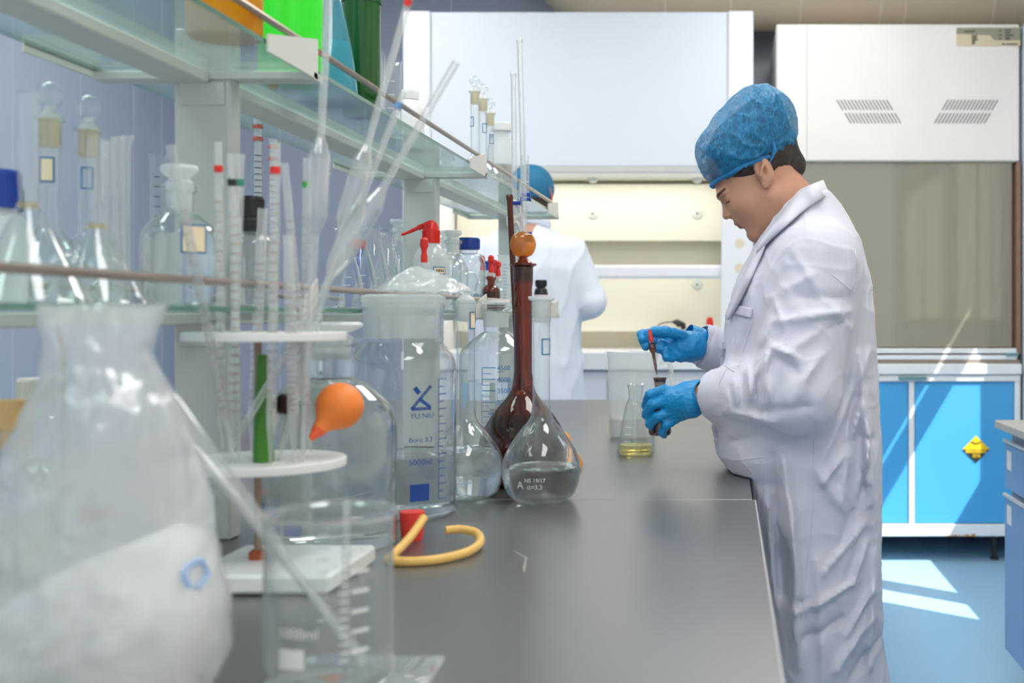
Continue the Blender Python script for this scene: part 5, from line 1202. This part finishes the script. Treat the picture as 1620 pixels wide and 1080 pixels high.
# near hand (her left): back of the hand towards the camera, fingers wrapped round the small bottle
BT = w_(1044, 660, 2.285)     # bottle axis
ch = [
 [(w_(1052, 616, 2.262), .0105), (w_(1028, 624, 2.262), .0098), (w_(1022, 641, 2.280), .0090), (w_(1030, 648, 2.300), .0080)],
 [(w_(1056, 634, 2.254), .0108), (w_(1032, 640, 2.252), .0100), (w_(1023, 655, 2.268), .0092), (w_(1031, 664, 2.290), .0080)],
 [(w_(1060, 652, 2.254), .0105), (w_(1040, 659, 2.250), .0097), (w_(1028, 670, 2.262), .0088), (w_(1033, 676, 2.284), .0078)],
 [(w_(1066, 664, 2.258), .0098), (w_(1054, 672, 2.252), .0088), (w_(1047, 684, 2.262), .0078), (w_(1050, 688, 2.278), .0070)],
 [(w_(1082, 625, 2.30), .0125), (w_(1064, 622, 2.318), .0110), (w_(1048, 628, 2.322), .0095)],
]
palm = [(WR_L + (WR_L - EL_L) * .17, .0295), (w_(1090, 634, 2.252), .031), (w_(1066, 634, 2.262), .0235), (w_(1070, 652, 2.262), .020)]
hand('glove', ch, palm)
# second row across the knuckles keeps the palm broad
# far hand (her right): thumb and index pinching the red dropper bulb
ch = [
 [(w_(1078, 530, 2.40), .0120), (w_(1052, 524, 2.375), .0110), (w_(1034, 524, 2.372), .0098), (w_(1028, 532, 2.382), .0085)],      # thumb on the camera side
 [(w_(1064, 532, 2.425), .0105), (w_(1036, 524, 2.43), .0092), (w_(1014, 528, 2.41), .0085), (w_(1016, 537, 2.400), .0078)],       # index
 [(w_(1066, 544, 2.425), .0105), (w_(1040, 541, 2.43), .0092), (w_(1019, 541, 2.41), .0086), (w_(1021, 549, 2.400), .0078)],       # middle
 [(w_(1070, 556, 2.415), .0102), (w_(1046, 543, 2.395), .0092), (w_(1043, 552, 2.380), .0082), (w_(1054, 556, 2.385), .0076)],      # ring, curled in
 [(w_(1076, 566, 2.405), .0095), (w_(1052, 556, 2.388), .0088), (w_(1054, 566, 2.378), .0078), (w_(1064, 568, 2.385), .0070)],      # little finger
]
palm = [(WR_R + (WR_R - EL_R) * .03, .029), (w_(1094, 548, 2.425), .029), (w_(1074, 544, 2.42), .0235), (w_(1076, 556, 2.415), .020)]
hand('glove', ch, palm)
# glove cuffs
def gcuff(a, b, r, t0, t1):
    ax_ = Vector(b - a).normalized(); q = Matrix.Translation(Vector(b) - base) @ ax_.to_track_quat('Z', 'Y').to_matrix().to_4x4()
    mb = MB(); mb.lathe([(r * .92, t1), (r * .98, (t0 + t1) / 2), (r, t0), (r - .0015, t0 - .001), (r * .9, t1 - .002)], 36, M=q); mb.build('glove_cuff', NIT, wo)
gcuff(EL_L, WR_L, .0325, -.002, .045); gcuff(EL_R, WR_R, .034, .0, .040)

# what she holds
t = thing('sample_bottle', 'small brown glass bottle held upright in the near gloved hand', 'bottle', BT + Vector((0, 0, -.035)))
zo = BT.z - .035; zt_ = W(0, 597, 2.285).z - zo
bgm = glass('brown_mirror_glass', tint=(.30, .20, .17), edge=.5, base=.12, haze=.35, hazecol=(.16, .11, .095))
MB().lathe([(0, .002), (.020, 0), (.0225, .004), (.0225, .030), (.018, .042), (.0105, .050), (.0100, zt_ - .018), (.0125, zt_ - .004), (.0135, zt_ - .003), (.0135, zt_), (.010, zt_)], 32).build('body', bgm, t)
MB().lathe([(.0102, zt_ - .022), (.0122, zt_ - .004)], 28).build('ground_joint', mat('brown_frost', rgb(150, 126, 112), .6), t)
a, b = W(1028, 524, 2.352), W(1039, 592, 2.305); d = b - a; n_ = d.length; q = d.to_track_quat('Z', 'Y').to_matrix().to_4x4()
t = thing('dropper', 'dropper with red bulb held in the far gloved hand', 'dropper', a)
MB().lathe([(0, -.004), (.003, -.003), (.0045, .008), (.0052, .022), (.0040, .027)], 18, M=q).build('rubber_bulb', mat('dropper_red', rgb(190, 30, 24), .4), t)
MB().lathe([(.0040, .025), (.0075, .030), (.0078, .043), (.0035, .052), (.0028, n_ - .02), (.0012, n_), (0, n_)], 18, M=q).build('tube', glass('brown_dropper_glass', tint=(.4, .2, .15), haze=.3, hazecol=(.14, .06, .05)), t)

# ---- man behind, seen from the back
mb_ = Vector((-.825, 4.66, 0)); MD = 4.66
mn = thing('person', 'person in white coat and blue cap seen from behind at the left hood', 'person', mb_)
def M_(x, y, z): return np.array([mb_.x + x, MD + y, z])
def man_sdf(X, Y, Z):
    d = ell(X, Y, Z, M_(.015, .035, 1.605), (.078, .098, .118)); d = smin(d, rcone(X, Y, Z, M_(.01, .03, 1.54), M_(0, 0, 1.40), .056, .062), .03)
    d = smin(d, ell(X, Y, Z, M_(.095, .03, 1.59), (.012, .018, .030)), .006)
    d = smin(d, ell(X, Y, Z, M_(-.065, .03, 1.59), (.012, .018, .030)), .006)
    d = smin(d, rcone(X, Y, Z, M_(0, 0, 1.38), M_(0, 0, .95), .13, .13), .03)
    for s_ in (-1, 1):
        d = smin(d, rcone(X, Y, Z, M_(s_ * .19, 0, 1.38), M_(s_ * .245, .02, 1.15), .05, .042), .03); d = smin(d, rcone(X, Y, Z, M_(s_ * .245, .02, 1.15), M_(s_ * .17, .25, 1.13), .042, .030), .02)
        h0 = M_(s_ * .17, .25, 1.13)
        for k in range(4): d = smin(d, rcone(X, Y, Z, h0, h0 + np.array([-s_ * .02 + (k - 1.5) * .018, .085, -.01]), .020, .0085), .006)
        d = smin(d, rcone(X, Y, Z, h0, h0 + np.array([-s_ * .05, .045, .01]), .018, .010), .006)
        d = smin(d, rcone(X, Y, Z, M_(s_ * .09, 0, .92), M_(s_ * .10, 0, .48), .088, .06), .03); d = smin(d, rcone(X, Y, Z, M_(s_ * .10, 0, .48), M_(s_ * .10, .0, .08), .06, .042), .02); d = smin(d, rcone(X, Y, Z, M_(s_ * .10, 0, .07), M_(s_ * .12, .15, .035), .042, .03), .02)
    return smax(d, -(Z - .003), .003)
sn_obj('body', man_sdf, (-1.20, 4.45, -.01), (-.46, 5.12, 1.76), .0095, [SKIN, MATS['dark_trousers']], mn, None, lambda c: c[:, 2] < .95)
def mcoat(X, Y, Z):
    zz = [.45, .8, 1.0, 1.15, 1.30, 1.39, 1.43, 1.47]; a = np.interp(Z, zz, [.255, .235, .225, .23, .245, .215, .155, .095]); b = np.interp(Z, zz, [.17, .16, .15, .15, .15, .13, .11, .085])
    q = (np.abs((X - mb_.x) / a) ** 2.4 + np.abs((Y - MD) / b) ** 2.4) ** (1 / 2.4); d = (q - 1) * b
    an = np.arctan2(Y - MD, X - mb_.x); d = d - .006 * np.sin(an * 9 + Z * 2) * np.clip((1.1 - Z) / .4, 0, 1); d = smax(d, Z - 1.475, .01)
    for s_ in (-1, 1):
        e = rcone(X, Y, Z, M_(s_ * .185, 0, 1.365), M_(s_ * .262, .0, 1.17), .073, .068); e = smin(e, rcone(X, Y, Z, M_(s_ * .262, .0, 1.165), M_(s_ * .185, .19, 1.135), .064, .045), .02); d = smin(d, e, .022)
    return smax(d, .45 - Z, .004)
def mpost(P, Nn):
    n1 = np.clip(1 - np.abs(fbm(P, 9, 14, (1.4, 1, .45))) * 4.5, 0, 1) ** 2; return P + Nn * (n1 * .008 + fbm(P, 20, 3) * .002)[:, None]
mc_ = sn_obj('lab_coat', mcoat, (-1.22, 4.42, .43), (-.44, 4.95, 1.50), .0105, mat('bluish_white_cotton', rgb(224, 230, 242), .8), mn, mpost)
MB().tube([(mb_.x + .080 * math.cos(a), MD + .074 * math.sin(a) + .008, 1.487 - .012 * math.sin(a)) for a in [2 * PI * k / 32 for k in range(33)]], .024, 10, cap=False).build('collar', MATS['bluish_white_cotton'], mc_)
def mcap(X, Y, Z):
    d = ell(X, Y, Z, M_(.018, .030, 1.635), (.092, .112, .098)); return smax(d, -(Z - 1.575), .01)
def mcp(P, Nn):
    a = np.arctan2(P[:, 1] - MD, P[:, 0] - mb_.x); return P + Nn * (np.abs(np.sin(a * 16)) * .003 + fbm(P, 25, 1) * .004)[:, None]
mcp_ = sn_obj('hair_cap', mcap, (-.94, 4.52, 1.55), (-.69, 4.84, 1.76), .006, [mat('cap_teal', rgb(22, 112, 152), .6, bump=.5, bscale=60)], mn, mcp)
MB().tube([(.105, .02, 1.555), (.108, .0, 1.60), (.100, -.02, 1.635)], .004, 8).build('mask_strap', mat('orange_strap', rgb(232, 120, 90), .6), mn)
sn_obj('hair', lambda X, Y, Z: smax(ell(X, Y, Z, M_(.015, .02, 1.59), (.083, .095, .10)), (Y - MD) - .03, .01), (-.94, 4.55, 1.46), (-.70, 4.80, 1.72), .006, HAIR, mn)
bpy.context.view_layer.update()
